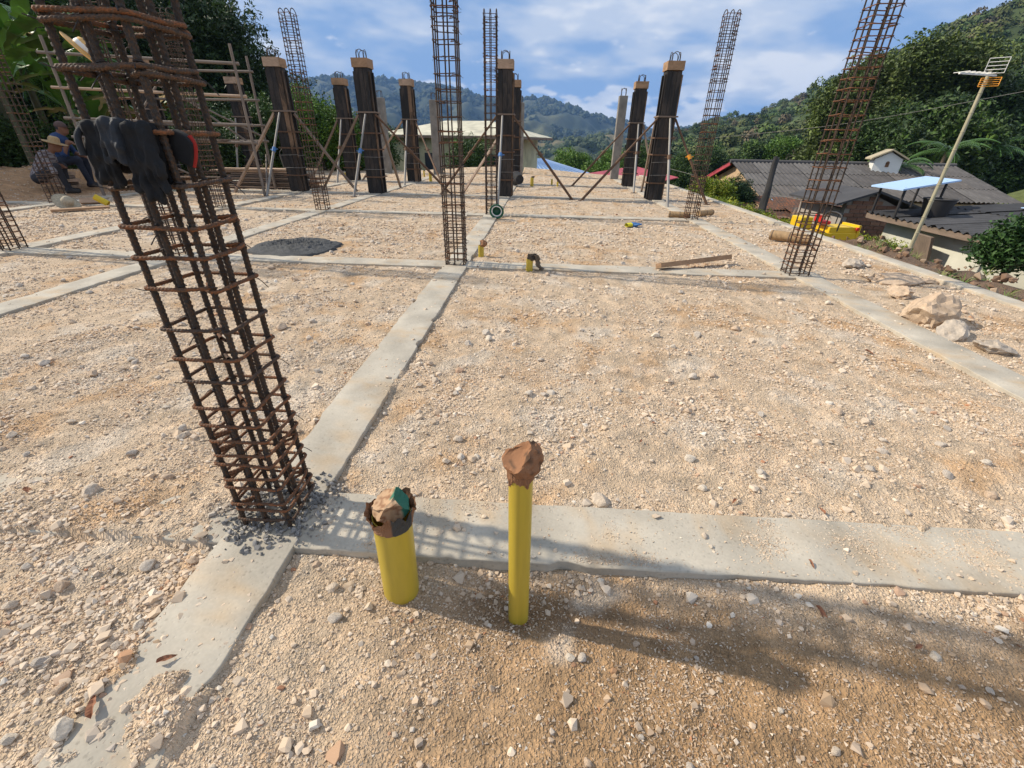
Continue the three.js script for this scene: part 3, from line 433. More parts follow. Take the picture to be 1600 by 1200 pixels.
pipe('low yellow pipe stub with dark paper hanging down on the cross beam edge', -0.09, 4.66, 0.036, 0.12, 0, (t, h, r) => { smallCap(37, 0.062, true)(t, h, r); const g = new THREE.BoxGeometry(0.05, 0.16, 0.012, 4, 8, 1), p = g.attributes.position; for (let i = 0; i < p.count; i++) p.setXYZ(i, p.getX(i) + 0.02 * n2(p.getY(i) * 20, 1) - p.getY(i) * 0.45, p.getY(i), p.getZ(i) + 0.02 * n2(p.getY(i) * 15, p.getX(i) * 40)); g.computeVertexNormals(); const f = obj('paper_flap', paint(plain(g), () => [0.55, 0.8, 1.05]), M.paper, t); f.position.set(0.095, h - 0.035, 0.02); });
[[831, 291, 0.05, 0.24, 'yellow pipe stub with dark paper beside the black tub'], [862, 289, 0.03, 0.17, 'thinner yellow pipe stub of the pair behind the tub'], [871, 291, 0.03, 0.13, 'shorter yellow pipe stub of the pair behind the tub'], [673, 283, 0.05, 0.26, 'yellow pipe stub at the back beside a bare concrete column'], [663, 276, 0.03, 0.2, 'thin yellow pipe stub beside the dry twiggy bush'], [541, 280, 0.04, 0.2, 'yellow pipe stub behind a dark formwork column']].forEach(([px, py, r, h, label], i) => { const p = onLevel(px, py); pipe(label, p.x, -p.z, r, h, 0, i % 2 ? () => {} : smallCap(41 + i, r * 1.2, true)); });

// ---------------------------------------------------------------- timber column forms, their props, bare columns
function hooks(parent, y, w, material) { for (const [x, z, t] of [[-w, 0, 0], [w, 0, 0], [0, -w * 0.9, 1], [0, w * 0.9, 1]]) { const pts = []; const s = 0.075; for (let i = 0; i <= 8; i++) { const a = Math.PI * i / 8; pts.push(new THREE.Vector3(t ? -s * Math.cos(a) : x, y + 0.15 + s * Math.sin(a), t ? z : -s * Math.cos(a))); } pts.unshift(pts[0].clone().setY(y - 0.05)); pts.push(pts[pts.length - 1].clone().setY(y - 0.05)); obj('rebar_hook', tube(pts, 0.007, 22, 5), material, parent); } }
function formColumn(label, k, r, o = {}) {
  const t = thing('column_form', label, 'formwork', v(LINE[k], 0, ROW[r]), 'dark timber column forms'), H = 2.58, S = 0.145; t.rotation.y = o.turn ?? 0; reseed(k.charCodeAt(0) * 31 + r * 7);
  for (let side = 0; side < 4; side++) { const pivot = side * Math.PI / 2; for (let i = -1; i <= 1; i++) { const w = side % 2 ? 0.083 : 0.105, g = boxUV(box(w - 0.003, H + between(-0.02, 0.03), 0.022), 1, rnd() * 3, rnd() * 3); g.translate(i * (side % 2 ? 0.085 : 0.107), H / 2, S + between(0, 0.006)); g.rotateY(pivot); obj('board', g, rnd() < 0.12 ? M.formPale : M.form, t); } }
  for (const [x, z] of [[-0.18, 0.1], [0.18, 0.1], [-0.18, -0.1], [0.18, -0.1]]) { const g = boxUV(box(0.035, H - 0.08, 0.045), 1, rnd() * 3, rnd()); g.translate(x, H / 2 - 0.02, z); obj('batten', g, x > 0 && z > 0 ? M.formPale : M.form, t); }
  for (const h of [0.38, 0.62, 0.98, 1.32, 1.74]) { const c = [box(0.43, 0.03, 0.02, 0, h, 0.182), box(0.43, 0.03, 0.02, 0, h, -0.182), box(0.02, 0.028, 0.40, 0.212, h + 0.002, 0), box(0.02, 0.028, 0.40, -0.212, h + 0.002, 0)]; if (h === 0.62 || h === 1.32) { if (h === 0.62) continue; } obj('clamp', c, h === 1.74 ? M.woodGrey : M.steelRust, t); }
  for (const h of [0.55, 0.82]) { const c = [rod(new THREE.Vector3(-0.22, h, 0.195), new THREE.Vector3(0.22, h + between(-0.02, 0.02), 0.195), 0.004), rod(new THREE.Vector3(0.215, h, -0.19), new THREE.Vector3(0.215, h, 0.19), 0.004)]; obj('binding_wire', c, M.steel, t); }
  for (let side = 0; side < 4; side++) { const g = boxUV(box(side % 2 ? 0.32 : 0.365, 0.17 + between(-0.01, 0.012), 0.024), 1, rnd() * 4, rnd() * 4); g.translate(0, H + 0.095, 0.172); g.rotateY(side * Math.PI / 2); obj('collar_board', g, side === 0 && rnd() < 0.5 ? M.woodPale : M.wood, t); }
  obj('concrete_fill', boxUV(box(0.265, 0.05, 0.265, 0, H + 0.09, 0)), M.column, t); hooks(t, H + 0.12, 0.09, M.bar); return t;
}
const FORM_LABELS = { D3: 'dark timber column form nearest the stacked planks, beside the timber scaffold', C3: 'dark timber column form behind the slender cage, its props crossing wide', A3: 'dark timber column form standing behind the green hard hat', B3: 'dark timber column form whose prop carries an orange clamp', D4: 'dark timber column form behind the plank stack with green leaves around it', C4: 'dark timber column form in front of the cream building wall', A4: 'dark timber column form with a black tub at its foot', B4: 'dark timber column form in front of the red roof', E3: 'dark timber column form hidden behind the glove-hung cage', E4: 'dark timber column form standing behind the timber scaffold' };
for (const [k, label] of Object.entries(FORM_LABELS)) formColumn(label, k[0], +k[1], { turn: { D3: 0.02, C3: -0.03, B3: 0.05 }[k] ?? 0 });
for (const [k, h, label] of [['D', 2.6, 'bare grey concrete column behind the dark form with crossing props'], ['C', 2.55, 'bare grey concrete column in front of the cream building'], ['A', 2.5, 'bare grey concrete column hidden behind two dark forms'], ['B', 2.72, 'bare grey concrete column in front of the far green hills']]) {
  const t = thing('concrete_column', label, 'column', v(LINE[k], -0.05, ROW[5] + (k === 'B' ? -0.4 : 0)), 'bare concrete columns'), g = boxUV(box(0.29, h, 0.29, 0, h / 2, 0, 0.012)); obj('shaft', g, M.column, t); hooks(t, h, 0.08, M.bar);
}
function prop(label, top, foot, kind, tape) {                              // a telescopic steel shore or a timber strut
  const t = thing(kind === 'timber' ? 'timber_strut' : 'steel_prop', label, 'prop', foot, 'props bracing the column forms'), b = top.clone().sub(foot), zero = new THREE.Vector3(), dir = b.clone().normalize();
  if (kind === 'timber') { obj('strut', [beamBetween(zero, b, 0.045, 0.07)], tape === 'pale' ? M.woodPale : M.woodGrey, t); return t; }
  const midp = b.clone().multiplyScalar(0.56); obj('outer_tube', rod(zero, midp, 0.03, 0.03, 10), kind === 'rust' ? M.steelRust : M.steel, t); obj('inner_tube', rod(midp, b, 0.023, 0.023, 10), kind === 'rust' ? M.steelRust : M.steel, t);
  obj('collar_nut', [rod(midp.clone().addScaledVector(dir, -0.05), midp.clone().addScaledVector(dir, 0.05), 0.042, 0.042, 10), rod(midp.clone().add(new THREE.Vector3(-0.09, 0, 0)), midp.clone().add(new THREE.Vector3(0.09, 0.01, 0)), 0.009)], tape === 'orange' ? M.orange : tape === 'blue' ? M.blue : M.steelRust, t);
  obj('base_plate', box(0.15, 0.012, 0.15, 0, 0.002, 0), M.steelRust, t); return t;
}
M.orange = mat({ c: [0.75, 0.3, 0.02], roughness: 0.6 }); M.blue = mat({ c: [0.05, 0.16, 0.38], roughness: 0.6 });
[['C3', 0, 0.2, 553, 307, 'steel', 'blue', 'upright steel prop in front of the form with wide-crossing props'], ['C3', -0.2, 0.1, 505, 296, 'timber', '', 'long strut slanting down towards the slender cage from the wide-braced form'], ['C3', 0.2, 0.1, 703, 301, 'rust', '', 'long rusty prop slanting from the wide-braced form to the middle cage'], ['C3', 0.19, -0.1, 626, 293, 'timber', '', 'short strut leaning on the far side of the wide-braced form'],
  ['A3', -0.05, 0.2, 777, 325, 'steel', 'blue', 'upright pale steel prop beside the green hard hat'], ['A3', 0.2, 0.1, 894, 311, 'rust', '', 'long brown prop slanting down to the open gravel from the form by the hard hat'], ['A3', -0.2, 0.1, 688, 304, 'rust', '', 'long brown prop crossing behind the straight middle cage'], ['A4', -0.2, 0.1, 722, 303, 'timber', 'pale', 'tan timber strut leaning between the two middle cages'],
  ['B3', -0.2, 0.1, 908, 313, 'rust', '', 'longest slanting prop on the form near the bamboo logs'], ['B3', 0.06, 0.2, 1043, 324, 'steel', '', 'upright pale steel prop in front of the form near the bamboo logs'], ['B3', 0.2, 0.1, 1104, 319, 'rust', 'orange', 'slanting prop with an orange clamp beside the cage with logs'], ['B3', -0.19, -0.1, 1002, 300, 'timber', '', 'short timber strut behind the form near the bamboo logs'],
  ['D3', -0.02, 0.2, 417, 306, 'steel', 'blue', 'pale steel prop with a blue band in front of the stacked planks'], ['D3', -0.2, 0.1, 367, 300, 'timber', 'pale', 'yellowish strut slanting across the end of the stacked planks'], ['D3', 0.2, -0.05, 558, 298, 'timber', '', 'strut slanting from the form by the planks past the slender cage'],
  ['D4', -0.05, 0.2, 527, 286, 'steel', '', 'thin pale prop in front of the form among green leaves'], ['D4', -0.2, 0.1, 487, 280, 'timber', '', 'strut slanting into the green leaves behind the planks'], ['C4', -0.03, 0.2, 632, 290, 'steel', '', 'pale prop in front of the form by the cream wall'], ['C4', -0.2, 0.1, 566, 282, 'timber', 'pale', 'pale strut slanting off the form by the cream wall'], ['C4', 0.2, 0.1, 694, 295, 'rust', '', 'brown prop slanting from the form by the cream wall to the yellow stubs'],
  ['B4', -0.2, 0.1, 893, 291, 'rust', '', 'slanting prop in front of the blue corrugated roof'], ['B4', 0.04, 0.2, 990, 301, 'steel', '', 'pale upright prop in front of the red roof'], ['B4', 0.2, 0.1, 1022, 296, 'timber', '', 'strut between the two forms on the right-hand line'], ['E4', -0.1, 0.2, 372, 280, 'steel', '', 'pale prop behind the timber scaffold'],
].forEach(([k, ox, oz, px, py, kind, tape, label]) => { const f = onLevel(px, py); f.y = groundY(f.x, -f.z) + 0.004; prop(label, new THREE.Vector3(LINE[k[0]] + ox, 1.70, -ROW[k[1]] + oz), f, kind, tape); });

// timber scaffold beside the planks
{
  const t = thing('scaffold', 'rickety pole scaffold of pale rails behind the glove-hung cage', 'scaffold', v(-6.5, 0, 10.7)); M.pole = mat({ c: [0.3, 0.265, 0.22], map: rep(T.wood, 1), roughness: 0.85 });
  const P = (x, y, d) => new THREE.Vector3(x, y, -d); const posts = [[0.02, 0], [-3.3, -0.7], [-0.55, 1.5], [-3.7, 1.0]];
  for (const [x, d] of posts) obj('post', rod(P(x, 0, d), P(x + 0.02, 2.85, d), 0.032, 0.028, 8), M.pole, t);
  for (const y of [2.52, 1.95, 1.42, 1.08]) { obj('rail', rod(P(0.12, y, 0.04), P(-3.45, y + 0.06, -0.74), 0.03, 0.026, 8), y === 1.95 ? M.woodPale : M.pole, t); obj('rail', rod(P(-0.45, y + 0.03, 1.5), P(-3.8, y, 1.0), 0.026, 0.026, 8), M.pole, t); }
  for (const [a, b] of [[P(-1.2, 1.95, -0.2), P(-0.2, 1.1, 0.2)], [P(-2.4, 1.2, -0.5), P(-1.2, 2.5, -0.2)], [P(-0.6, 0.8, 1.5), P(0.02, 0.05, 0.1)], [P(-2.6, 2.4, 0.4), P(-0.5, 1.2, 1.4)], [P(-1.6, 0.4, 0), P(-3.2, 1.3, -0.6)]]) obj('brace', rod(a, b, 0.02, 0.02, 6), M.pole, t);
  for (let i = 0; i < 3; i++) obj('board', boxUV(box(2.9, 0.03, 0.2, -1.9, 1.13 + 0.002 * i, -0.1 - 0.0 + i * 0.24 - 0.1)), M.woodGrey, t);
}
// stacked planks and what lies on them
reseed(777); for (let l = 0; l < 9; l++) for (let i = 0; i < 2; i++) { const L = between(1.9, 2.5), x = -7.35 + between(-0.3, 0.3), d = 12.55 + (i - 0.5) * 0.27 + between(-0.06, 0.06), o = obj('plank', boxUV(box(L, 0.03 + 0.018 * rnd(), 0.24), 1, rnd() * 5, rnd() * 5), rnd() < 0.3 ? M.woodPale : M.woodGrey); o.position.set(x, 0.02 + 0.0525 * l + 0.012, -d); o.rotation.y = between(-0.05, 0.05); tag(o, l === 8 ? 'grey-brown plank on top of the stack behind the dark column form' : 'grey-brown plank in the stack behind the dark column form', 'plank', 'planks in the stack'); }

// ---------------------------------------------------------------- land beyond the plot, hills
function landY(x, d) {
  const r = Math.hypot(x, d), right = smooth(4.4, 8.2, x) * smooth(40, 25, d), back = smooth(BACK, BACK + 6, d), left = smooth(-12, -30, x);
  let y = -0.42 - 0.02 * Math.max(0, x - 4) * 0 - 1.9 * right - 2.4 * back * (1 - 0.9 * left) - 1.2 * smooth(30, 80, r) * (1 - left) - 48 * smooth(85, 420, r) + 0.8 * left * smooth(0, 20, d);
  y += 0.6 * Math.exp(-(((x - 5.7) / 1.0) ** 2)) * smooth(-1, 3, d) * smooth(10.2, 7.6, d) * (1 + 0.35 * fbm(x * 1.3, d * 1.3, 3)) + 0.42 * smooth(5.5, 4.6, x) * smooth(4.3, 4.8, x) * 0;
  y += 2.9 * Math.exp(-(((x - 24) / 6.5) ** 2) - ((d - 25) / 8) ** 2) + 0.32 * smooth(-9.5, -12.5, x) * smooth(6, 9, d) * (1 - smooth(14, 22, d) * 0.5);
  return y + 0.1 * fbm(x * 0.3, d * 0.3, 3) * smooth(4.6, 9, Math.abs(x)) + 0.06 * fbm(x * 1.7, d * 1.7, 3) * smooth(4.5, 5.2, x);
}
const GRASS = [0.075, 0.105, 0.03], LAWN = [0.16, 0.19, 0.05], SOIL = [0.26, 0.165, 0.105];
function landTone(x, d) {
  const a = fbm(x * 0.25, d * 0.25, 4), b = fbm(x * 1.6, d * 1.6, 3); let c = mix3(GRASS, [0.16, 0.14, 0.06], smooth(0.0, 0.6, a + 0.4 * b)); c = mix3(c, SOIL, smooth(8.2, 6.8, x + 0.4 * b) * smooth(3.8, 4.5, x) * smooth(11, 9, d));
  c = mix3(c, LAWN, smooth(16, 19, x) * smooth(33, 29, d) * 0.9); c = mix3(c, [0.42, 0.37, 0.3], smooth(2.0, 1.2, Math.abs(d - 29.5 + 0.3 * b + 0.2 * (x - 22))) * smooth(17, 19, x)); c = mix3(c, BANK, smooth(-9.5, -10.5, x) * smooth(-16, -14, x) * smooth(16, 12, d) * smooth(3, 6, d)); const k = 1 + 0.25 * b; return [c[0] * k, c[1] * k, c[2] * k];
}
M.land = mat({ vertexColors: true, map: rep(T.soil, 1 / 1.3), bumpMap: rep(T.grit, 1 / 1.3), bumpScale: 0.03, roughness: 0.97 });
structure(obj('terrain', sheet(axis(-420, 420, -14, 12, 0.2, 1.06, 20), axis(-60, 700, 0, 24, 0.2, 1.06, 20), (x, d) => { const inside = smooth(-13, -12, x) * smooth(EDGE + 0.5, EDGE + 0.1, x) * smooth(BACK + 0.6, BACK, d); return Math.min(landY(x, d), mix(9, -0.5, inside > 0.01 ? 1 : 0)); }, landTone), M.land));

// a hill: its crest drawn from points (pixel, range in metres), its flank falling to the valley with gullies, its back falling behind
const azimuthOf = (px, py) => { const r = ray(px, py); return Math.atan2(r.x, -r.z); };
function hill(name, crest, baseRange, baseY, amp, wave, tone, cols, rows, tex) {
  const key = crest.map(([px, py, m]) => { const p = atRange(px, py, m); return [azimuthOf(px, py), m, p.y]; }).sort((a, b) => a[0] - b[0]), a0 = key[0][0], a1 = key[key.length - 1][0], at = (a) => { let i = 0; while (i < key.length - 2 && key[i + 1][0] < a) i++; const t = smooth(key[i][0], key[i + 1][0], a) * 0.4 + clamp((a - key[i][0]) / (key[i + 1][0] - key[i][0])) * 0.6; return [mix(key[i][1], key[i + 1][1], t), mix(key[i][2], key[i + 1][2], t)]; };
  const place = (a, t) => { const [m, h] = at(a), b = typeof baseRange === 'function' ? baseRange(a) : baseRange, r = mix(b, m, t); const x = r * Math.sin(a), d = r * Math.cos(a); const k = t <= 1 ? Math.pow(t, 1.15) : 1 - (t - 1) * 2.2; const edge = t <= 1 ? Math.min(1, 6 * t) * Math.min(1, 4 * (1.02 - t) + 0.12) : 0.3; const g = fbm(x / wave, d / wave, 5); return new THREE.Vector3(x, baseY + (h - baseY) * k + amp * (g - 0.35 * Math.abs(fbm(x / wave * 1.7 + 5, d / wave * 0.6, 3))) * edge, -d); };
  const g = new THREE.PlaneGeometry(1, 1, cols, rows), p = g.attributes.position, uv = g.attributes.uv, col = new Float32Array(p.count * 3);
  for (let j = 0, o = 0; j <= rows; j++) for (let i = 0; i <= cols; i++, o++) { const q = place(mix(a0, a1, i / cols), (rows - j) / rows * 1.25); p.setXYZ(o, q.x, q.y, q.z); uv.setXY(o, q.x / 40, q.z / 40); col.set(tone(q.x, q.y, -q.z), o * 3); }
  g.setAttribute('color', new THREE.BufferAttribute(col, 3)); g.computeVertexNormals(); structure(obj(name, g, tex)); return { place, a0, a1 };
}
M.hill = mat({ vertexColors: true, map: rep(T.mottle, 1), roughness: 1 });
const farTone = (x, y, d) => { const a = fbm(x / 260, d / 260, 5), b = fbm(x / 60 + 3, d / 60, 3); let c = mix3([0.045, 0.062, 0.03], [0.11, 0.115, 0.05], smooth(-0.15, 0.45, a)); c = mix3(c, [0.32, 0.24, 0.15], smooth(0.52, 0.64, b * 0.6 + a * 0.5)); return c; };
const farHill = hill('far_hills', [[-200, 60, 2400], [250, 105, 2400], [470, 128, 2500], [520, 121, 2500], [560, 127, 2500], [600, 123, 2500], [640, 131, 2500], [690, 135, 2500], [727, 140, 2500], [752, 151, 2500], [790, 160, 2600], [820, 157, 2300], [850, 158, 2250], [890, 170, 2200], [940, 185, 2200], [965, 192, 2200], [1015, 201, 2400], [1100, 204, 2600], [1300, 190, 2800], [1800, 150, 3000]], 1000, -60, 70, 420, farTone, 300, 90, M.hill);
const midTone = (x, y, d) => { const a = fbm(x / 120 + 8, d / 120, 5); return mix3([0.06, 0.08, 0.03], [0.2, 0.16, 0.075], smooth(-0.25, 0.35, a)); };
const midHill = hill('middle_hills', [[640, 205, 1100], [720, 214, 1050], [760, 216, 1050], [800, 212, 1050], [840, 218, 1000], [862, 226, 950], [892, 216, 900], [915, 214, 900], [945, 212, 950], [975, 222, 950], [1010, 232, 950], [1060, 236, 950], [1150, 238, 950]], 420, -30, 26, 150, midTone, 200, 70, M.hill);
const leftHill = hill('left_hill', [[-500, -60, 300], [0, -20, 320], [200, 20, 340], [325, 76, 360], [350, 93, 360], [400, 116, 380], [440, 138, 400], [475, 168, 430], [517, 180, 450], [560, 200, 460], [640, 222, 480]], 60, -3.5, 9, 60, (x, y, d) => mix3([0.04, 0.06, 0.02], [0.085, 0.11, 0.035], smooth(-0.2, 0.4, fbm(x / 30, d / 30, 4))), 200, 80, M.hill);
const rightHill = hill('right_hill', [[985, 236, 700], [1040, 215, 690], [1100, 193, 680], [1150, 187, 640], [1175, 182, 620], [1250, 153, 560], [1300, 131, 520], [1400, 87, 440], [1512, 40, 380], [1600, 16, 340], [1800, -40, 300], [2600, -120, 260]], (a) => mix(120, 62, smooth(0.3, 0.7, a)), -3.2, 10, 70, (x, y, d) => mix3(mix3([0.045, 0.07, 0.02], [0.11, 0.155, 0.04], smooth(-0.2, 0.4, fbm(x / 34, d / 34, 4))), [0.15, 0.13, 0.06], smooth(0.42, 0.6, fbm(x / 25 + 4, d / 25, 3))), 260, 110, M.hill);

// ---------------------------------------------------------------- leaves
function leafShape(l, w, fold, droop, n = 3) {                            // a blade along +x folded on its midrib
  const pos = [], idx = []; for (let i = 0; i <= n; i++) { const t = i / n, hw = w / 2 * Math.sin(Math.PI * Math.pow(t, 0.8)) + (i === 0 || i === n ? 0 : 0.0), y = -droop * t * t * l; pos.push(t * l, y, 0, t * l, y + fold * hw, hw, t * l, y + fold * hw, -hw); }
  for (let i = 0; i < n; i++) { const a = i * 3, b = a + 3; idx.push(a, b, a + 1, b, b + 1, a + 1, a, a + 2, b, b, a + 2, b + 2); }
  const g = new THREE.BufferGeometry(); g.setAttribute('position', new THREE.Float32BufferAttribute(pos, 3)); g.setIndex(idx); g.computeVertexNormals(); return plain(g);
}
function spray(seed, n, spread, l, w) { reseed(seed); const list = []; for (let i = 0; i < n; i++) { const g = leafShape(l * between(0.7, 1.2), w * between(0.8, 1.2), 0.35, between(0, 0.5), 2); g.rotateX(between(-0.9, 0.9)); g.rotateZ(between(-0.4, 1.1)); g.rotateY(between(0, 6.3)); g.translate(between(-spread, spread), between(-spread, spread), between(-spread, spread)); list.push(g); } return mergeGeometries(list.map((g) => { g.deleteAttribute('uv'); return g; })); }
const leafMat = (rough = 0.6, tr = 0.25) => new THREE.MeshPhysicalMaterial({ color: lin(1, 1, 1), roughness: rough, transmission: tr, thickness: 0, ior: 1.3, side: THREE.DoubleSide });
M.leaf = leafMat(0.55, 0.28); M.leafFar = mat({ roughness: 0.9, side: THREE.DoubleSide });
const SPRAYS = [spray(1, 20, 0.75, 0.5, 0.24), spray(2, 20, 0.75, 0.5, 0.24)];
const tuft = (() => { reseed(9); const list = []; for (let i = 0; i < 120; i++) { const a = between(0, 6.3), c = Math.pow(rnd(), 0.7), s = Math.sqrt(1 - c * c), g = leafShape(0.34, 0.24, 0.3, 0.4, 2), r = between(0.6, 1.05); g.translate(-0.2, 0, 0); g.rotateY(between(0, 6.3)); g.rotateX(between(-0.6, 0.6)); g.translate(0, 0, 0); const q = new THREE.Quaternion().setFromUnitVectors(new THREE.Vector3(0, 1, 0), new THREE.Vector3(s * Math.cos(a), c, s * Math.sin(a))); g.applyQuaternion(q); g.translate(r * s * Math.cos(a), r * c * 0.95, r * s * Math.sin(a)); g.deleteAttribute('uv'); list.push(g); } return mergeGeometries(list); })();
const smallTuft = (() => { reseed(19); const g = mergeVertices(new THREE.IcosahedronGeometry(1, 2).deleteAttribute('normal').deleteAttribute('uv')), p = g.attributes.position; for (let i = 0; i < p.count; i++) { const k = 1 + 0.35 * n3(p.getX(i) * 1.9, p.getY(i) * 1.9, p.getZ(i) * 1.9); p.setXYZ(i, p.getX(i) * k, p.getY(i) * k * 0.9, p.getZ(i) * k); } const f = g.toNonIndexed(); f.computeVertexNormals(); return f; })();
function forest(name, label, h, count, seed, size, keep, tones, shape, skyline = 0) {
  reseed(seed); const im = new THREE.InstancedMesh(shape, M.leafFar, count), m = new THREE.Matrix4(), q = new THREE.Quaternion(), e = new THREE.Euler(), c = new THREE.Color(); let k = 0;
  for (let tries = 0; k < count && tries < count * 8; tries++) {
    const onTop = rnd() < skyline, a = mix(h.a0, h.a1, rnd()), t = onTop ? between(0.985, 1.0) : Math.pow(rnd(), 0.8), p = h.place(a, t); if (!onTop && rnd() > keep(p, t)) continue; const s = size(p, t) * (onTop ? between(0.5, 1.3) : 1);
    e.set(0, between(0, 6.3), 0); q.setFromEuler(e); m.compose(p.clone().setY(p.y + s * between(-0.05, 0.35)), q, new THREE.Vector3(s * between(0.8, 1.2), s * between(0.7, 1.35), s * between(0.8, 1.2))); im.setMatrixAt(k, m);
    const g = tones[Math.floor(rnd() * tones.length)], v0 = between(0.7, 1.25); im.setColorAt(k, c.setRGB(g[0] * v0, g[1] * v0, g[2] * v0)); k++;
  }
  im.count = k; im.name = numbered(name); stuff(im, { label, category: 'woodland' }); scene.add(im);
}
const GREENS = [[0.045, 0.075, 0.02], [0.06, 0.10, 0.025], [0.08, 0.125, 0.03], [0.05, 0.085, 0.035], [0.1, 0.12, 0.045]];
forest('hillside_woodland', 'green scrub and trees covering the steep hill above the grey roofs', rightHill, 6500, 301, (p, t) => (1.0 + 2.6 * rnd() ** 3) * (1 + 0.3 * t), (p, t) => clamp(0.12 + smooth(0.0, 0.35, fbm(p.x / 26, p.z / 26, 3)) * (1 - 0.6 * smooth(0.3, 0.7, t))), [...GREENS, [0.12, 0.14, 0.04], [0.13, 0.105, 0.06]], tuft, 0.02);
forest('hillside_woodland', 'dark woods on the hill behind the timber scaffold', leftHill, 4200, 302, (p, t) => 1.6 + 3 * rnd() ** 2, (p) => 1, GREENS, tuft, 0.03);
forest('distant_woodland', 'blue-green woods scattered over the far hills', farHill, 9000, 303, (p) => 6 + 7 * rnd(), (p) => smooth(-0.1, 0.3, fbm(p.x / 170, p.z / 170, 4)), [[0.035, 0.05, 0.02], [0.045, 0.06, 0.025]], smallTuft, 0.06);
forest('distant_woodland', 'dark trees dotted over the low grassy hills', midHill, 2600, 304, (p) => 2.5 + 4 * rnd(), (p) => smooth(0.0, 0.3, fbm(p.x / 60, p.z / 60, 4)), [[0.04, 0.06, 0.02], [0.06, 0.08, 0.03]], smallTuft, 0.01);

// trees, hedges and shrubs: trunk and limbs, and a crown of many leaf sprays in uneven lobes
M.bark = mat({ c: [0.14, 0.105, 0.075], map: rep(T.mottle, 3), bumpMap: rep(T.mottle, 3), bumpScale: 0.02, roughness: 0.95 });
function crownMesh(lobes, count, leaf, tones, seed, shapes = SPRAYS, material = M.leaf) {
  reseed(seed); const im = new THREE.InstancedMesh(shapes[seed % shapes.length], material, count), m = new THREE.Matrix4(), q = new THREE.Quaternion(), e = new THREE.Euler(), c = new THREE.Color(), vol = lobes.map((l) => l[3] * l[4] * l[5]), sum = vol.reduce((a, b) => a + b);
  for (let k = 0; k < count; k++) {
    let pick = rnd() * sum, i = 0; while (i < lobes.length - 1 && (pick -= vol[i]) > 0) i++; const L = lobes[i], u = new THREE.Vector3(between(-1, 1), between(-1, 1), between(-1, 1)); if (u.length() > 1 || u.length() < 0.02) { k--; continue; } u.normalize().multiplyScalar(Math.pow(rnd(), 0.38)); const bump = 1 + 0.28 * n3(u.x * 2.2 + seed, u.y * 2.2, u.z * 2.2);
    e.set(between(-0.7, 0.7), between(0, 6.3), between(-0.7, 0.7)); q.setFromEuler(e); const s = leaf * between(0.65, 1.25); m.compose(new THREE.Vector3(L[0] + u.x * L[3] * bump, L[1] + u.y * L[4] * bump, L[2] + u.z * L[5] * bump), q, new THREE.Vector3(s, s, s)); im.setMatrixAt(k, m); const g = tones[Math.floor(rnd() * tones.length)], f = between(0.7, 1.3); im.setColorAt(k, c.setRGB(g[0] * f, g[1] * f, g[2] * f));
  }
  return im;
}
function tree(name, label, foot, h, w, o = {}) {
  const t = thing(name, label, o.category ?? 'tree', foot, o.group); reseed(o.seed ?? 5); const lobes = o.lobes ?? [], trunkH = h * (o.bare ?? 0.4), limbs = [];
  if (!o.lobes) { const n = o.count ?? 7; for (let i = 0; i < n; i++) { const a = i * 2.4 + rnd(), rr = w * between(0.1, 0.34), ly = h * between(o.low ?? 0.45, 0.86), s = w * between(0.2, 0.32); lobes.push([rr * Math.cos(a), ly, rr * Math.sin(a), s, s * between(0.7, 0.95), s]); } lobes.push([0, h * 0.82, 0, w * 0.24, h * 0.17, w * 0.24]); }
  limbs.push(rod(new THREE.Vector3(0, -0.6, 0), new THREE.Vector3(0.02 * h, trunkH, 0), w * 0.035 + 0.02, w * 0.022 + 0.012, 8)); for (const l of lobes) limbs.push(rod(new THREE.Vector3(0.015 * h, trunkH * between(0.7, 0.98), 0), new THREE.Vector3(l[0] * 0.8, l[1], l[2] * 0.8), w * 0.014 + 0.008, w * 0.005 + 0.003, 6)); obj('trunk', limbs, o.bark ?? M.bark, t);
  const c = crownMesh(lobes, o.leaves ?? 900, o.leaf ?? 0.45, o.tones ?? GREENS, (o.seed ?? 5) + 3, o.shapes, o.material); c.name = 'crown'; stuff(c); t.add(c); return t;
}
const foot = (x, d) => v(x, landY(x, d), d);
function treeAt(name, label, px, topPy, range, w, o) { const p = atRange(px, topPy, range), f = foot(p.x, -p.z); return tree(name, label, f, p.y - f.y, w, o); }
const LUSH = [[0.05, 0.095, 0.02], [0.075, 0.135, 0.025], [0.1, 0.17, 0.03], [0.06, 0.1, 0.03]], BRIGHT = [[0.13, 0.24, 0.03], [0.17, 0.28, 0.04], [0.09, 0.17, 0.03]], EVERGREEN = [[0.035, 0.065, 0.018], [0.045, 0.08, 0.022], [0.06, 0.1, 0.028]], GOLD = [[0.3, 0.32, 0.02], [0.24, 0.3, 0.03], [0.16, 0.24, 0.03]], OLIVE = [[0.085, 0.12, 0.03], [0.12, 0.16, 0.035], [0.15, 0.2, 0.04], [0.07, 0.1, 0.026]];
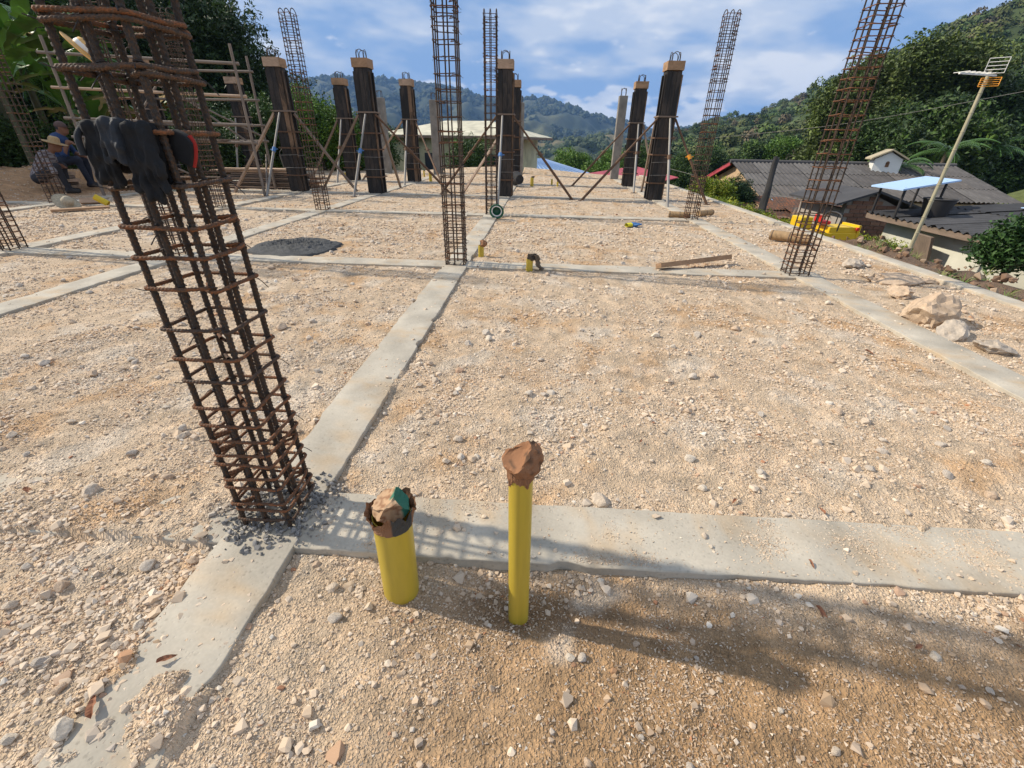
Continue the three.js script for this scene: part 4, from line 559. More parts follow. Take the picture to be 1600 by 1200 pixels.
// right: the clump of tall trees on the slope and the lower ones before it
[[1400, 78, 52, 8, 'tall olive-green tree in the clump above the long grey roof'], [1462, 46, 50, 8.5, 'tallest olive-green tree in the clump above the long grey roof'], [1522, 52, 52, 8, 'broad olive-green tree in the clump behind the roof antenna'], [1352, 122, 55, 6, 'lower tree at the edge of the clump behind the orange-rusted cage'], [1320, 165, 58, 5, 'small dark tree below the clump behind the orange-rusted cage'], [1580, 120, 54, 8, 'dark tree beside the clump on the steep slope'], [1500, 150, 44, 7, 'dark leafy tree behind the antenna pole'], [1425, 165, 46, 6, 'dark shrubby tree behind the little white cupola']].forEach(([px, py, m, w, label], i) => treeAt('slope_tree', label, px, py, m, w, { seed: 400 + i * 7, leaves: 2600, leaf: 0.62, tones: i > 4 ? [...EVERGREEN, ...LUSH] : OLIVE, count: 10, low: 0.18, bare: 0.3, group: 'trees on the slope behind the grey roofs' }));
[[1180, 222, 70, 6, 'rounded green tree behind the gable of the long grey roof'], [1240, 216, 72, 7, 'bright green feathery tree behind the long grey roof', 1], [1290, 226, 66, 6, 'brownish bare tree behind the long grey roof', 2], [1120, 232, 75, 6, 'dark tree left standing behind the red tiled verge'], [1590, 200, 56, 6, 'leafy shrub tree on the slope above the lawn']].forEach(([px, py, m, w, label, kind], i) => treeAt('valley_tree', label, px, py, m, w, { seed: 460 + i * 5, leaves: 1500, leaf: 0.55, tones: kind === 1 ? BRIGHT : kind === 2 ? [[0.12, 0.1, 0.06], [0.09, 0.09, 0.045]] : LUSH, low: 0.25, group: 'trees at the foot of the right hill' }));
// middle: behind the plot
[[955, 236, 60, 6, 'bright green tree behind the bare concrete column and red roof'], [1020, 234, 62, 6, 'dark green tree behind the red roof'], [890, 246, 66, 6, 'green tree behind the blue corrugated roof'], [1075, 240, 58, 5, 'low green tree past the end of the red roof']].forEach(([px, py, m, w, label], i) => treeAt('valley_tree', label, px, py, m, w, { seed: 490 + i * 5, leaves: 1400, leaf: 0.5, tones: i % 2 ? LUSH : BRIGHT, low: 0.3, group: 'trees behind the plot' }));
// left: the big dark tree, others behind the columns
treeAt('mango_tree', 'big dense dark green tree towering behind the glove-hung cage', 245, -60, 33, 11, { seed: 520, leaves: 6500, leaf: 0.42, tones: EVERGREEN, count: 16, low: 0.25, bare: 0.3 });
treeAt('mango_tree', 'second dense dark tree overhanging the banana plants', 110, -120, 36, 13, { seed: 527, leaves: 4600, leaf: 0.4, tones: [...EVERGREEN, [0.05, 0.085, 0.025]], count: 16, low: 0.3, bare: 0.3 });
tree('mango_tree', 'leafy tree beside the bank whose shade falls on the seated workers', v(-17.2, 0, 11.6), 6.2, 5.4, { seed: 533, leaves: 2600, leaf: 0.36, tones: LUSH, count: 10, low: 0.45, bare: 0.45 });
treeAt('mango_tree', 'dark tree past the plants at the edge of the bank', -60, -100, 36, 13, { seed: 531, leaves: 4000, leaf: 0.4, tones: [...EVERGREEN, ...LUSH], count: 14, low: 0.2, bare: 0.3 });
[[420, 178, 30, 4.5, 'round green tree between the scaffold and the dark forms', LUSH], [520, 172, 34, 4, 'small green tree behind the dark form among leaves', LUSH], [345, 165, 27, 5, 'dark green tree behind the scaffold rails', EVERGREEN]].forEach(([px, py, m, w, label, tones], i) => treeAt('garden_tree', label, px, py, m, w, { seed: 540 + i * 5, leaves: 1900, leaf: 0.36, tones, low: 0.2, group: 'trees behind the scaffold' }));
function shrub(name, label, px, py, m, w, h, tones, o = {}) { const p = o.level !== undefined ? onLevel(px, py, o.level) : atRange(px, py, m), y = o.level !== undefined ? o.level : landY(p.x, -p.z); const lobes = []; reseed(o.seed ?? Math.round(px)); for (let i = 0; i < 6; i++) lobes.push([between(-0.28, 0.28) * w, h * between(0.3, 0.72), between(-0.28, 0.28) * w, w * 0.3, h * 0.3, w * 0.3]); return tree(name, label, new THREE.Vector3(p.x, y, p.z), h, w, { lobes, leaves: o.leaves ?? 900, leaf: o.leaf ?? 0.16, tones, seed: o.seed ?? Math.round(px), bare: 0.35, category: 'shrub', group: o.group }); }
shrub('shrub', 'green leafy shrub growing against the cream building wall', 738, 262, 26.0, 3.0, 4.4, LUSH, { leaf: 0.26, leaves: 1500 });
shrub('shrub', 'clipped dark cone-shaped shrub in front of the peach gable', 1158, 300, 18.6, 1.5, 2.3, [[0.025, 0.06, 0.02], [0.035, 0.075, 0.02]], { leaf: 0.12, leaves: 2600 });
shrub('shrub', 'yellow-leaved croton shrub beside the clipped dark shrub', 1116, 290, 18.0, 1.7, 1.35, GOLD, { leaf: 0.15, leaves: 1300 });
shrub('shrub', 'glossy big-leaved dark shrub in front of the white wall', 1566, 430, 0, 1.0, 0.82, [[0.03, 0.075, 0.018], [0.045, 0.1, 0.025], [0.06, 0.13, 0.03]], { level: -0.35, leaf: 0.15, leaves: 520 });
[[350, 300, 20, 'dark leafy shrub under the scaffold'], [540, 262, 22.5, 'bright green shrub behind the dark form among leaves', 1], [470, 262, 22.5, 'bright green shrub behind the slender cage', 1], [578, 264, 23, 'green shrub between the forms left of the cream wall'], [425, 262, 22, 'green shrub behind the stacked planks'], [508, 268, 22.3, 'low green shrub behind the crossing props', 1]].forEach(([px, py, m, label, b], i) => shrub('shrub', label, px, py, m, 2.4, 2.6 + (i % 3) * 0.4, b ? BRIGHT : LUSH, { leaf: 0.24, leaves: 1100, seed: 560 + i, group: 'shrubs behind the column forms' }));
// hedges: long volumes of leaves
function hedge(label, a, b, h, w, tones, leaves, leaf, seed) { const t = thing('hedge', label, 'hedge', a), L = b.clone().sub(a), n = Math.ceil(L.length() / (w * 0.6)), lobes = []; reseed(seed); for (let i = 0; i <= n; i++) { const p = L.clone().multiplyScalar(i / n); lobes.push([p.x, p.y + h * 0.5, p.z, w * 0.55, h * 0.52 * between(0.85, 1.1), w * 0.55]); } const stems = []; for (let i = 0; i <= n; i++) { const p = L.clone().multiplyScalar(i / n); stems.push(rod(p.clone().setY(p.y - 0.5), p.clone().setY(p.y + h * 0.7), 0.03, 0.01, 5)); } obj('stems', stems, M.bark, t); const c = crownMesh(lobes, leaves, leaf, tones, seed); c.name = 'foliage'; stuff(c); t.add(c); return t; }
hedge('dense dark hedge behind the two seated workers', v(-20, 0.1, 10.5), v(-10.2, -0.1, 15.6), 1.5, 1.1, [...EVERGREEN, ...LUSH], 5200, 0.2, 580);
hedge('low yellow-green hedge running along the outside of the kerb', v(5.0, -0.75, 16), v(5.3, -0.8, 9.8), 0.62, 0.5, GOLD, 2600, 0.11, 590);
hedge('low green planting at the foot of the brick shed', v(6.1, -0.75, 9.6), v(7.0, -0.85, 9.2), 0.42, 0.4, GOLD, 500, 0.11, 595);

// banana plants: stem and single big blades
M.banana = new THREE.MeshPhysicalMaterial({ color: lin(0.15, 0.3, 0.045), roughness: 0.45, transmission: 0.5, thickness: 0, ior: 1.3, side: THREE.DoubleSide, map: rep(T.mottle, 0.4) }); M.palmLeaf = new THREE.MeshPhysicalMaterial({ color: lin(0.09, 0.2, 0.035), roughness: 0.4, transmission: 0.3, thickness: 0, ior: 1.3, side: THREE.DoubleSide, map: rep(T.mottle, 0.4) }); M.bananaDry = mat({ c: [0.3, 0.19, 0.06], side: THREE.DoubleSide }); M.bananaStem = mat({ c: [0.1, 0.1, 0.045], map: rep(T.mottle, 2), roughness: 0.7 });
function blade(seed, l, w, droop) {                                        // a torn banana leaf on its stalk
  const n = 22, pos = [], idx = [], uv = []; reseed(seed);
  for (let i = 0; i <= n; i++) { const t = i / n, s = l * t, x = s * (1 - 0.25 * droop * t), y = s * 0.5 - droop * l * t * t * 0.9, hw = t < 0.16 ? 0.018 : w / 2 * Math.pow(Math.sin(Math.PI * clamp((t - 0.13) / 0.88)), 0.55) * between(0.86, 1.05) + 0.004, e = between(-0.05, 0.08) * w; pos.push(x, y, 0, x + 0.06 * hw, y + 0.3 * hw + e, hw, x + 0.06 * hw, y + 0.3 * hw - e, -hw); uv.push(t * l, 0.5, t * l, 0.5 + hw, t * l, 0.5 - hw); }
  for (let i = 0; i < n; i++) { const a = i * 3, b = a + 3; if (rnd() > 0.1 || i < 5) idx.push(a, b, a + 1, b, b + 1, a + 1); if (rnd() > 0.1 || i < 5) idx.push(a, a + 2, b, b, a + 2, b + 2); }
  const g = new THREE.BufferGeometry(); g.setAttribute('position', new THREE.Float32BufferAttribute(pos, 3)); g.setAttribute('uv', new THREE.Float32BufferAttribute(uv, 2)); g.setIndex(idx); g.computeVertexNormals(); return g;
}
const BLADES = [blade(1, 2.1, 0.55, 0.45), blade(2, 2.0, 0.5, 0.75), blade(3, 1.7, 0.45, 0.2)];
function banana(label, at, h, s, n, seed) {
  const t = thing('banana_plant', label, 'banana plant', at, 'banana plants'); reseed(seed); obj('stem', rod(new THREE.Vector3(0, -0.4, 0), new THREE.Vector3(0.05, h, 0), 0.1 * s, 0.055 * s, 10), M.bananaStem, t);
  for (let i = 0; i < n; i++) { const b = obj('leaf', BLADES[i % 3], rnd() < 0.08 ? M.bananaDry : M.banana, t); b.position.set(0.04, h - 0.05 - 0.12 * rnd(), 0); b.rotation.set(0, i * 2.4 + between(-0.3, 0.3), i % 3 === 2 ? 0.75 : between(0.1, 0.55), 'YXZ'); b.scale.setScalar(s * between(0.8, 1.15)); }
  return t;
}
const nearLand = (px, py, m, y) => { const p = atRange(px, py, m); return new THREE.Vector3(p.x, y ?? landY(p.x, -p.z), p.z); };
banana('tall banana plant with bright leaves over the dark hedge', nearLand(15, 200, 21.5), 2.9, 1.5, 10, 701);
banana('banana plant whose upright leaf stands behind the top of the glove-hung cage', nearLand(72, 200, 23), 3.0, 1.45, 9, 702);
banana('banana plant with a bright leaf just behind the hanging gloves', nearLand(150, 205, 20.5), 1.5, 0.95, 8, 703);
banana('banana plant with ragged leaves behind the scaffold', nearLand(235, 190, 22), 1.9, 1.1, 9, 704);
banana('young bright banana plant behind the slender cage', nearLand(478, 235, 24, -1.2), 1.7, 0.8, 8, 705);
banana('young bright banana plant beside the dark form among leaves', nearLand(530, 236, 25, -1.2), 1.8, 0.8, 8, 706);
banana('banana plant half hidden behind the tall plant at the hedge', nearLand(-60, 170, 22), 2.9, 1.5, 9, 707);
banana('banana plant whose broad bright leaves hang over the seated workers', nearLand(28, 205, 18.6), 2.3, 1.05, 9, 711);
banana('banana plant between the hedge and the glove-hung cage', nearLand(118, 205, 19.5), 1.9, 1.0, 9, 712);
banana('low broad-leaved banana plant beside the brick shed', v(7.0, -1.55, 9.5), 0.35, 0.5, 6, 708);
// palms: trunk and feather fronds
function frond(seed, l) { reseed(seed); const list = []; const at = (t) => new THREE.Vector3(l * t * (1 - 0.2 * t), l * (0.42 * t - 0.62 * t * t), 0); for (let i = 2; i <= 26; i++) { const t = i / 26, p = at(t), s = 0.36 * l * 0.55 * Math.sin(Math.PI * Math.min(0.95, t * 0.9 + 0.08)); for (const k of [-1, 1]) { const g = leafShape(s, 0.035 * l * 0.5, 0.2, 0.5, 2); g.rotateY(-k * 1.05); g.translate(p.x, p.y, p.z); list.push(g); } } list.push(plain(tube([0, 0.25, 0.5, 0.75, 1].map(at), 0.012 * l, 10, 4))); return mergeGeometries(list.map((g) => { g.deleteAttribute('uv'); return g; })); }
const FROND = frond(1, 2.4);
function palm(label, at, h, s, n, seed) { const t = thing('palm_tree', label, 'palm', at, 'palms behind the roofs'); reseed(seed); obj('trunk', rod(new THREE.Vector3(0, -0.5, 0), new THREE.Vector3(0.1, h, 0), 0.14 * s, 0.1 * s, 8), M.bark, t); for (let i = 0; i < n; i++) { const f = obj('frond', FROND, M.palmLeaf, t); f.position.set(0.1, h, 0); f.rotation.set(0, i * 2.4 + between(-0.2, 0.2), between(-0.25, 0.5), 'YXZ'); f.scale.setScalar(s * between(0.85, 1.15)); } return t; }
palm('palm with drooping fronds beside the white cupola', nearLand(1412, 238, 28), 2.7, 0.62, 12, 721); palm('palm with wide fronds behind the antenna pole', nearLand(1478, 235, 36), 3.4, 0.9, 13, 722); palm('palm above the lawn past the antenna pole', nearLand(1530, 238, 44), 4.2, 1.2, 12, 723); palm('palm in the dark thicket behind the banana plants', nearLand(95, 150, 24), 3.2, 1.3, 13, 724); palm('palm with pale fronds at the end of the thicket', nearLand(60, 60, 25), 4.4, 1.3, 13, 725);

// ---------------------------------------------------------------- buildings
M.roofGrey = [[0.115, 0.108, 0.105], [0.135, 0.127, 0.122], [0.095, 0.088, 0.085], [0.125, 0.113, 0.105]].map((c) => mat({ c, map: rep(T.mottle, 0.8), roughness: 0.95 }));
M.roofOld = [[0.075, 0.074, 0.078], [0.09, 0.088, 0.09], [0.06, 0.06, 0.064]].map((c) => mat({ c, map: rep(T.mottle, 0.8), roughness: 0.95 }));
M.rustSheet = [[0.22, 0.13, 0.09], [0.3, 0.24, 0.2], [0.16, 0.1, 0.08], [0.34, 0.3, 0.27]].map((c) => mat({ c, map: rep(T.rust, 0.7), roughness: 0.9 }));
M.plasterCream = mat({ c: [0.74, 0.68, 0.42], map: rep(T.mottle, 0.35), roughness: 0.9 }); M.plasterWhite = mat({ c: [0.72, 0.70, 0.58], map: rep(T.mottle, 0.3), roughness: 0.9 }); M.plasterPeach = mat({ c: [0.66, 0.46, 0.28], map: rep(T.mottle, 0.4), roughness: 0.9 });
M.roofCream = mat({ c: [0.7, 0.66, 0.5], map: rep(T.mottle, 0.4), roughness: 0.8 }); M.blueSheet = mat({ c: [0.42, 0.6, 0.85], roughness: 0.45 }); M.blueRoof = mat({ c: [0.36, 0.5, 0.68], roughness: 0.5 }); M.redRoof = mat({ c: [0.52, 0.07, 0.09], map: rep(T.mottle, 0.5), roughness: 0.6 }); M.whiteRib = mat({ c: [0.12, 0.22, 0.42], roughness: 0.5 }); M.dark = mat({ c: [0.02, 0.02, 0.022], roughness: 0.8 }); M.black = mat({ c: [0.03, 0.028, 0.028], roughness: 0.6 }); M.glass = mat({ c: [0.05, 0.06, 0.07], roughness: 0.15 }); M.whitePaint = mat({ c: [0.78, 0.77, 0.72], roughness: 0.6 }); M.yellowPaint = mat({ c: [0.72, 0.47, 0.015], roughness: 0.4 }); M.redPaint = mat({ c: [0.6, 0.03, 0.02], roughness: 0.4 }); M.rubber = mat({ c: [0.025, 0.025, 0.026], roughness: 0.9 });
const BRICK_MATS = [[0.33, 0.17, 0.11], [0.4, 0.22, 0.14], [0.28, 0.15, 0.1]].map((c) => mat({ c, map: rep(T.mottle, 2), roughness: 0.95 })); M.mortar = mat({ c: [0.36, 0.32, 0.28], roughness: 0.95 });
function corrugated(w, l, pitch, depth) { const n = Math.max(6, Math.round(w / pitch) * 6), g = new THREE.PlaneGeometry(w, l, n, 1); g.rotateX(-Math.PI / 2); const p = g.attributes.position; for (let i = 0; i < p.count; i++) p.setY(i, depth * Math.cos((p.getX(i) + w / 2) / pitch * Math.PI * 2)); g.computeVertexNormals(); const uv = g.attributes.uv; for (let i = 0; i < p.count; i++) uv.setXY(i, p.getX(i), p.getZ(i)); return g; }
function pitchedSheets(parent, a, b, c, rows, cols, mats, pitch, depth, seed) {   // a, b: upper edge; c: lower corner under a. Local points
  const along = b.clone().sub(a), down = c.clone().sub(a), W = along.length(), L = down.length(), ex = along.clone().normalize(), ez = down.clone().addScaledVector(ex, -down.dot(ex)).normalize(), ey = new THREE.Vector3().crossVectors(ez, ex); if (ey.y < 0) ey.negate(); const g = corrugated(W / cols * 1.04, L / rows * 1.06, pitch, depth), m4 = new THREE.Matrix4(); reseed(seed); const list = [];
  for (let r = 0; r < rows; r++) for (let q = 0; q < cols; q++) { const s = obj('roof_sheet', g, mats[Math.floor(rnd() * mats.length)], parent), p = a.clone().addScaledVector(along, (q + 0.5) / cols).addScaledVector(down, (r + 0.5) / rows).addScaledVector(ey, 0.02 + (rows - r) * 0.016 + (q % 2) * 0.007 + between(0, 0.004)); m4.makeBasis(ex, ey, new THREE.Vector3().crossVectors(ex, ey)); s.quaternion.setFromRotationMatrix(m4); s.position.copy(p); list.push(s); }
  return list;
}
function poly(pts, thick, dir) {                                             // a flat polygon with thickness along dir
  const n = pts.length, off = dir.clone().normalize().multiplyScalar(thick), pos = [], idx = []; for (const p of pts) pos.push(p.x, p.y, p.z); for (const p of pts) pos.push(p.x + off.x, p.y + off.y, p.z + off.z);
  for (let i = 1; i < n - 1; i++) idx.push(0, i, i + 1, n, n + i + 1, n + i); for (let i = 0; i < n; i++) { const j = (i + 1) % n; idx.push(i, i + n, j, j, i + n, j + n); }
  let g = new THREE.BufferGeometry(); g.setAttribute('position', new THREE.Float32BufferAttribute(pos, 3)); g.setIndex(idx); g = g.toNonIndexed(); g.computeVertexNormals(); return boxUV(plain(g));
}
const wallBox = (x0, x1, y0, y1, d0, d1) => boxUV(box(x1 - x0, y1 - y0, d1 - d0, (x0 + x1) / 2, (y0 + y1) / 2, -(d0 + d1) / 2));
// the long house under the grey corrugated roof, gable towards the plot
{
  const X0 = 9.0, X1 = 18.6, RD = 23.2, RY = 0.48, ED = 19.3, EY = -0.62, t = thing('house', 'long low house under a dark grey corrugated roof with a peach gable end', 'house', v(X0, -3, RD)), L = (x, y, d) => new THREE.Vector3(x - X0, y + 3, -(d - RD));
  pitchedSheets(t, L(X0 - 0.3, RY, RD), L(X1, RY, RD), L(X0 - 0.3, EY, ED), 3, 11, M.roofGrey, 0.177, 0.025, 801); pitchedSheets(t, L(X1, RY, RD), L(X0 - 0.3, RY, RD), L(X1, EY, 2 * RD - ED), 3, 11, M.rustSheet, 0.177, 0.025, 802);
  obj('ridge_cap', rod(L(X0 - 0.32, RY + 0.08, RD), L(X1 + 0.05, RY + 0.08, RD), 0.09, 0.09, 8), M.roofGrey[0], t);
  obj('gable_wall', poly([L(X0, -3, ED + 0.3), L(X0, EY - 0.0, ED + 0.3), L(X0, RY - 0.1, RD), L(X0, EY, 2 * RD - ED - 0.3), L(X0, -3, 2 * RD - ED - 0.3)], 0.2, new THREE.Vector3(1, 0, 0)), M.plasterPeach, t);
  obj('verge_board', [beamBetween(L(X0 - 0.28, RY, RD), L(X0 - 0.28, EY, 2 * RD - ED + 0.1), 0.05, 0.16)], M.redRoof, t); obj('front_wall', boxUV(box(X1 - X0 - 0.2, 2.3, 0.2, (X1 - X0) / 2 + 0.1, 1.15, RD - ED - 0.35)), M.plasterPeach, t); obj('far_wall', boxUV(box(0.2, 2.3, 7, X1 - X0 - 0.15, 1.15, 0)), M.plasterPeach, t);
  obj('gutter', rod(L(X0 - 0.2, EY - 0.1, ED - 0.08), L(X0 + 3.2, EY - 0.08, ED - 0.08), 0.09, 0.09, 10), M.blueRoof, t);
}
// the little white cupola with its own pitched roof
{
  const p = atDepth(1380, 262, 22.6), t = thing('cupola', 'small white cupola with an arched opening rising above the grey roof', 'cupola', p.clone().setY(0.1)), s = 0.5, top = p.y + 0.62 - 0.1; t.position.y = 0.1; t.rotation.y = -0.35;
  obj('wall', poly([new THREE.Vector3(-s, 0, s * 0.8), new THREE.Vector3(s, 0, s * 0.8), new THREE.Vector3(s, top - 0.28, s * 0.8), new THREE.Vector3(0, top, s * 0.8), new THREE.Vector3(-s, top - 0.28, s * 0.8)], s * 1.6, new THREE.Vector3(0, 0, -1)), M.whitePaint, t);
  obj('opening', [box(0.13, 0.16, 0.02, 0, top - 0.5, s * 0.8 + 0.008), new THREE.CylinderGeometry(0.065, 0.065, 0.02, 16).rotateX(Math.PI / 2).translate(0, top - 0.42, s * 0.8 + 0.008)], mat({ c: [0.2, 0.1, 0.05] }), t);
  for (const k of [-1, 1]) obj('roof_slope', poly([new THREE.Vector3(0, top + 0.05, s * 0.8 + 0.15), new THREE.Vector3(k * s * 1.35, top - 0.3, s * 0.8 + 0.15), new THREE.Vector3(k * s * 1.35, top - 0.3, -s * 0.8 - 0.15), new THREE.Vector3(0, top + 0.05, -s * 0.8 - 0.15)], 0.06, new THREE.Vector3(0, 1, 0)), mat({ c: [0.5, 0.42, 0.28], map: rep(T.mottle, 1) }), t);
}
// the white-walled house along the plot, its low dark roof, and what stands on it
{
  const X0 = 7.7, t = thing('house', 'low white-walled house with a nearly flat black corrugated roof', 'house', v(X0, -2.6, 8)), L = (x, y, d) => new THREE.Vector3(x - X0, y + 2.6, -(d - 8)), EY = -0.1, RY = 0.26, D0 = 3.5, D1 = 10.7, X1 = 12.6;
  pitchedSheets(t, L(X1, RY, D0 - 0.2), L(X1, RY, D1 + 0.3), L(X0 - 0.3, EY, D0 - 0.2), 3, 8, M.roofOld, 0.177, 0.022, 811);
  const wallX = boxUV(box(0.2, 2.5, D1 - D0, 0.1, 1.22, -((D0 + D1) / 2 - 8))); obj('wall', wallX, M.plasterWhite, t); obj('end_wall', boxUV(box(X1 - X0, 2.55, 0.2, (X1 - X0) / 2 + 0.2, 1.2, -(D1 - 0.1 - 8))), M.plasterWhite, t); obj('eave_board', boxUV(box(0.04, 0.1, D1 - D0 + 0.5, -0.31, 2.47, -((D0 + D1) / 2 - 8))), M.woodGrey, t);
  obj('roof_patch', boxUV(box(0.9, 0.012, 2.4, 2.6, 2.6 + 0.085, -1.0)).rotateZ(0.073).translate(0.2, -0.06, 0), M.blueSheet, t); 
  // rusty lower roof and boards between the two houses
  const q = thing('lean_to_shed', 'jumble of rusty roofing sheets over an open lean-to shed', 'shed', v(7.2, -2.6, 16)), Q = (x, y, d) => new THREE.Vector3(x - 7.2, y + 2.6, -(d - 16));
  pitchedSheets(q, Q(6.6, -0.55, 17.6), Q(10.8, -0.5, 17.2), Q(6.9, -1.0, 14.2), 2, 6, M.rustSheet, 0.1, 0.012, 821).forEach((s, i) => { s.rotation.y += 0.12 * Math.sin(i * 2.3); s.rotation.z += 0.05 * Math.sin(i * 3.7); s.position.y += 0.05 * Math.sin(i * 1.3) + 0.05; });
  for (const [x, d] of [[7.1, 14.4], [8.8, 14.5], [10.4, 14.6], [7.1, 17.3], [10.5, 17.1]]) obj('post', rod(Q(x, -2.7, d), Q(x, -0.95 + 0.12 * (d - 14.4), d), 0.05, 0.05, 7), M.woodGrey, q); obj('back_wall', boxUV(box(4, 1.5, 0.1, 1.7, 0.75, -1.2)), M.woodGrey, q);
  const loose = (x, d, turn, tilt, label, m) => { const o = obj('roofing_sheet', corrugated(0.8, 1.9, 0.1, 0.012), m); o.position.copy(v(x, -0.72 + 0.1 * rnd(), d)); o.rotation.set(tilt, turn, 0.1 * Math.sin(x * 9)); tag(o, label, 'roofing sheet', 'loose rusty sheets'); };
  reseed(77); for (let i = 0; i < 7; i++) loose(6.5 + 0.45 * i, 14.4 + 0.6 * Math.sin(i * 2), between(-0.8, 0.8), between(-0.05, 0.25), 'loose rusty roofing sheet dumped over the lean-to shed', M.rustSheet[i % 4]);
}
{ // brick shed: single bricks in the gable that faces the plot
  const t = thing('brick_shed', 'small brick shed with a sloping dark roof beside the white-walled house', 'shed', v(7.9, -2.6, 12.6)), W = 2.5, g = new THREE.BoxGeometry(0.235, 0.085, 0.1); reseed(830);
  obj('mortar_bed', poly([new THREE.Vector3(0, 0, 0), new THREE.Vector3(W, 0, 0), new THREE.Vector3(W, 2.0, 0), new THREE.Vector3(0.6, 2.75, 0), new THREE.Vector3(0, 2.6, 0)], 0.15, new THREE.Vector3(0, 0, -1)), M.mortar, t);
  for (let r = 12; r < 27; r++) for (let c = 0; c < 10; c++) { const x = 0.13 + c * 0.25 + (r % 2) * 0.12, y = 0.06 + r * 0.1; if (x > W - 0.12 || y > (x < 0.6 ? 2.6 + 0.25 * x : 2.75 - (x - 0.6) * 0.395) - 0.06) continue; const b = obj('brick', g, BRICK_MATS[Math.floor(rnd() * 3)], t); b.position.set(x, y, -0.03 + between(0, 0.008)); }
  obj('roof', [poly([new THREE.Vector3(0.55, 2.82, 0.25), new THREE.Vector3(W + 0.5, 2.05, 0.25), new THREE.Vector3(W + 0.5, 2.05, -2.2), new THREE.Vector3(0.55, 2.82, -2.2)], 0.05, new THREE.Vector3(0, 1, 0)), poly([new THREE.Vector3(0.545, 2.82, 0.25), new THREE.Vector3(-0.4, 2.5, 0.25), new THREE.Vector3(-0.4, 2.5, -2.2), new THREE.Vector3(0.545, 2.82, -2.2)], 0.05, new THREE.Vector3(0, 1, 0))], M.roofOld[0], t);
  obj('side_wall', boxUV(box(0.15, 2.4, 2, 0.075, 1.2, -1.2)), M.mortar, t); obj('awning', corrugated(2.2, 0.7, 0.1, 0.012).rotateX(0.25).translate(1.2, 1.15, 0.3), M.steel, t);
}
{ // blue canopy sheet on dark posts
  const t = thing('canopy', 'flat pale blue sheet canopy on dark posts above the black roof', 'canopy', v(8.6, 0.1, 10.6)), o = v(8.6, 0.1, 10.6), P = [[1362, 289, 0.5], [1447, 275, 0.66], [1503, 281, 0.64], [1412, 295.5, 0.5]].map(([px, py, y]) => onLevel(px, py, y).sub(o));
  const c = P[0].clone().add(P[2]).multiplyScalar(0.5); obj('sheet', poly(P, 0.03, new THREE.Vector3(0, -1, 0)), M.blueSheet, t);
  for (const [k, f] of [[0, 0.75], [1, 0.7], [2, 0.7], [3, 0.8]]) { const p = c.clone().lerp(P[k], f); const w = p.clone().add(o), base = Math.max(-0.1, -0.1 + 0.36 * (w.x - 7.4) / 5.2) - o.y + 0.04; obj('post', rod(p.clone().setY(base), p, 0.025, 0.025, 7), M.black, t); }
}
{ const t = thing('water_tank', 'black open water tank standing under the blue canopy', 'tank', v(8.05, 0.0, 10.0)); obj('shell', new THREE.LatheGeometry([[0.2, 0], [0.27, 0.32], [0.255, 0.32], [0.19, 0.015], [0, 0.015], [0, 0], [0.2, 0]].map(([a, b]) => new THREE.Vector2(a, b)), 24), M.black, t); obj('rim', new THREE.TorusGeometry(0.265, 0.015, 6, 28).rotateX(Math.PI / 2).translate(0, 0.32, 0), M.black, t); }
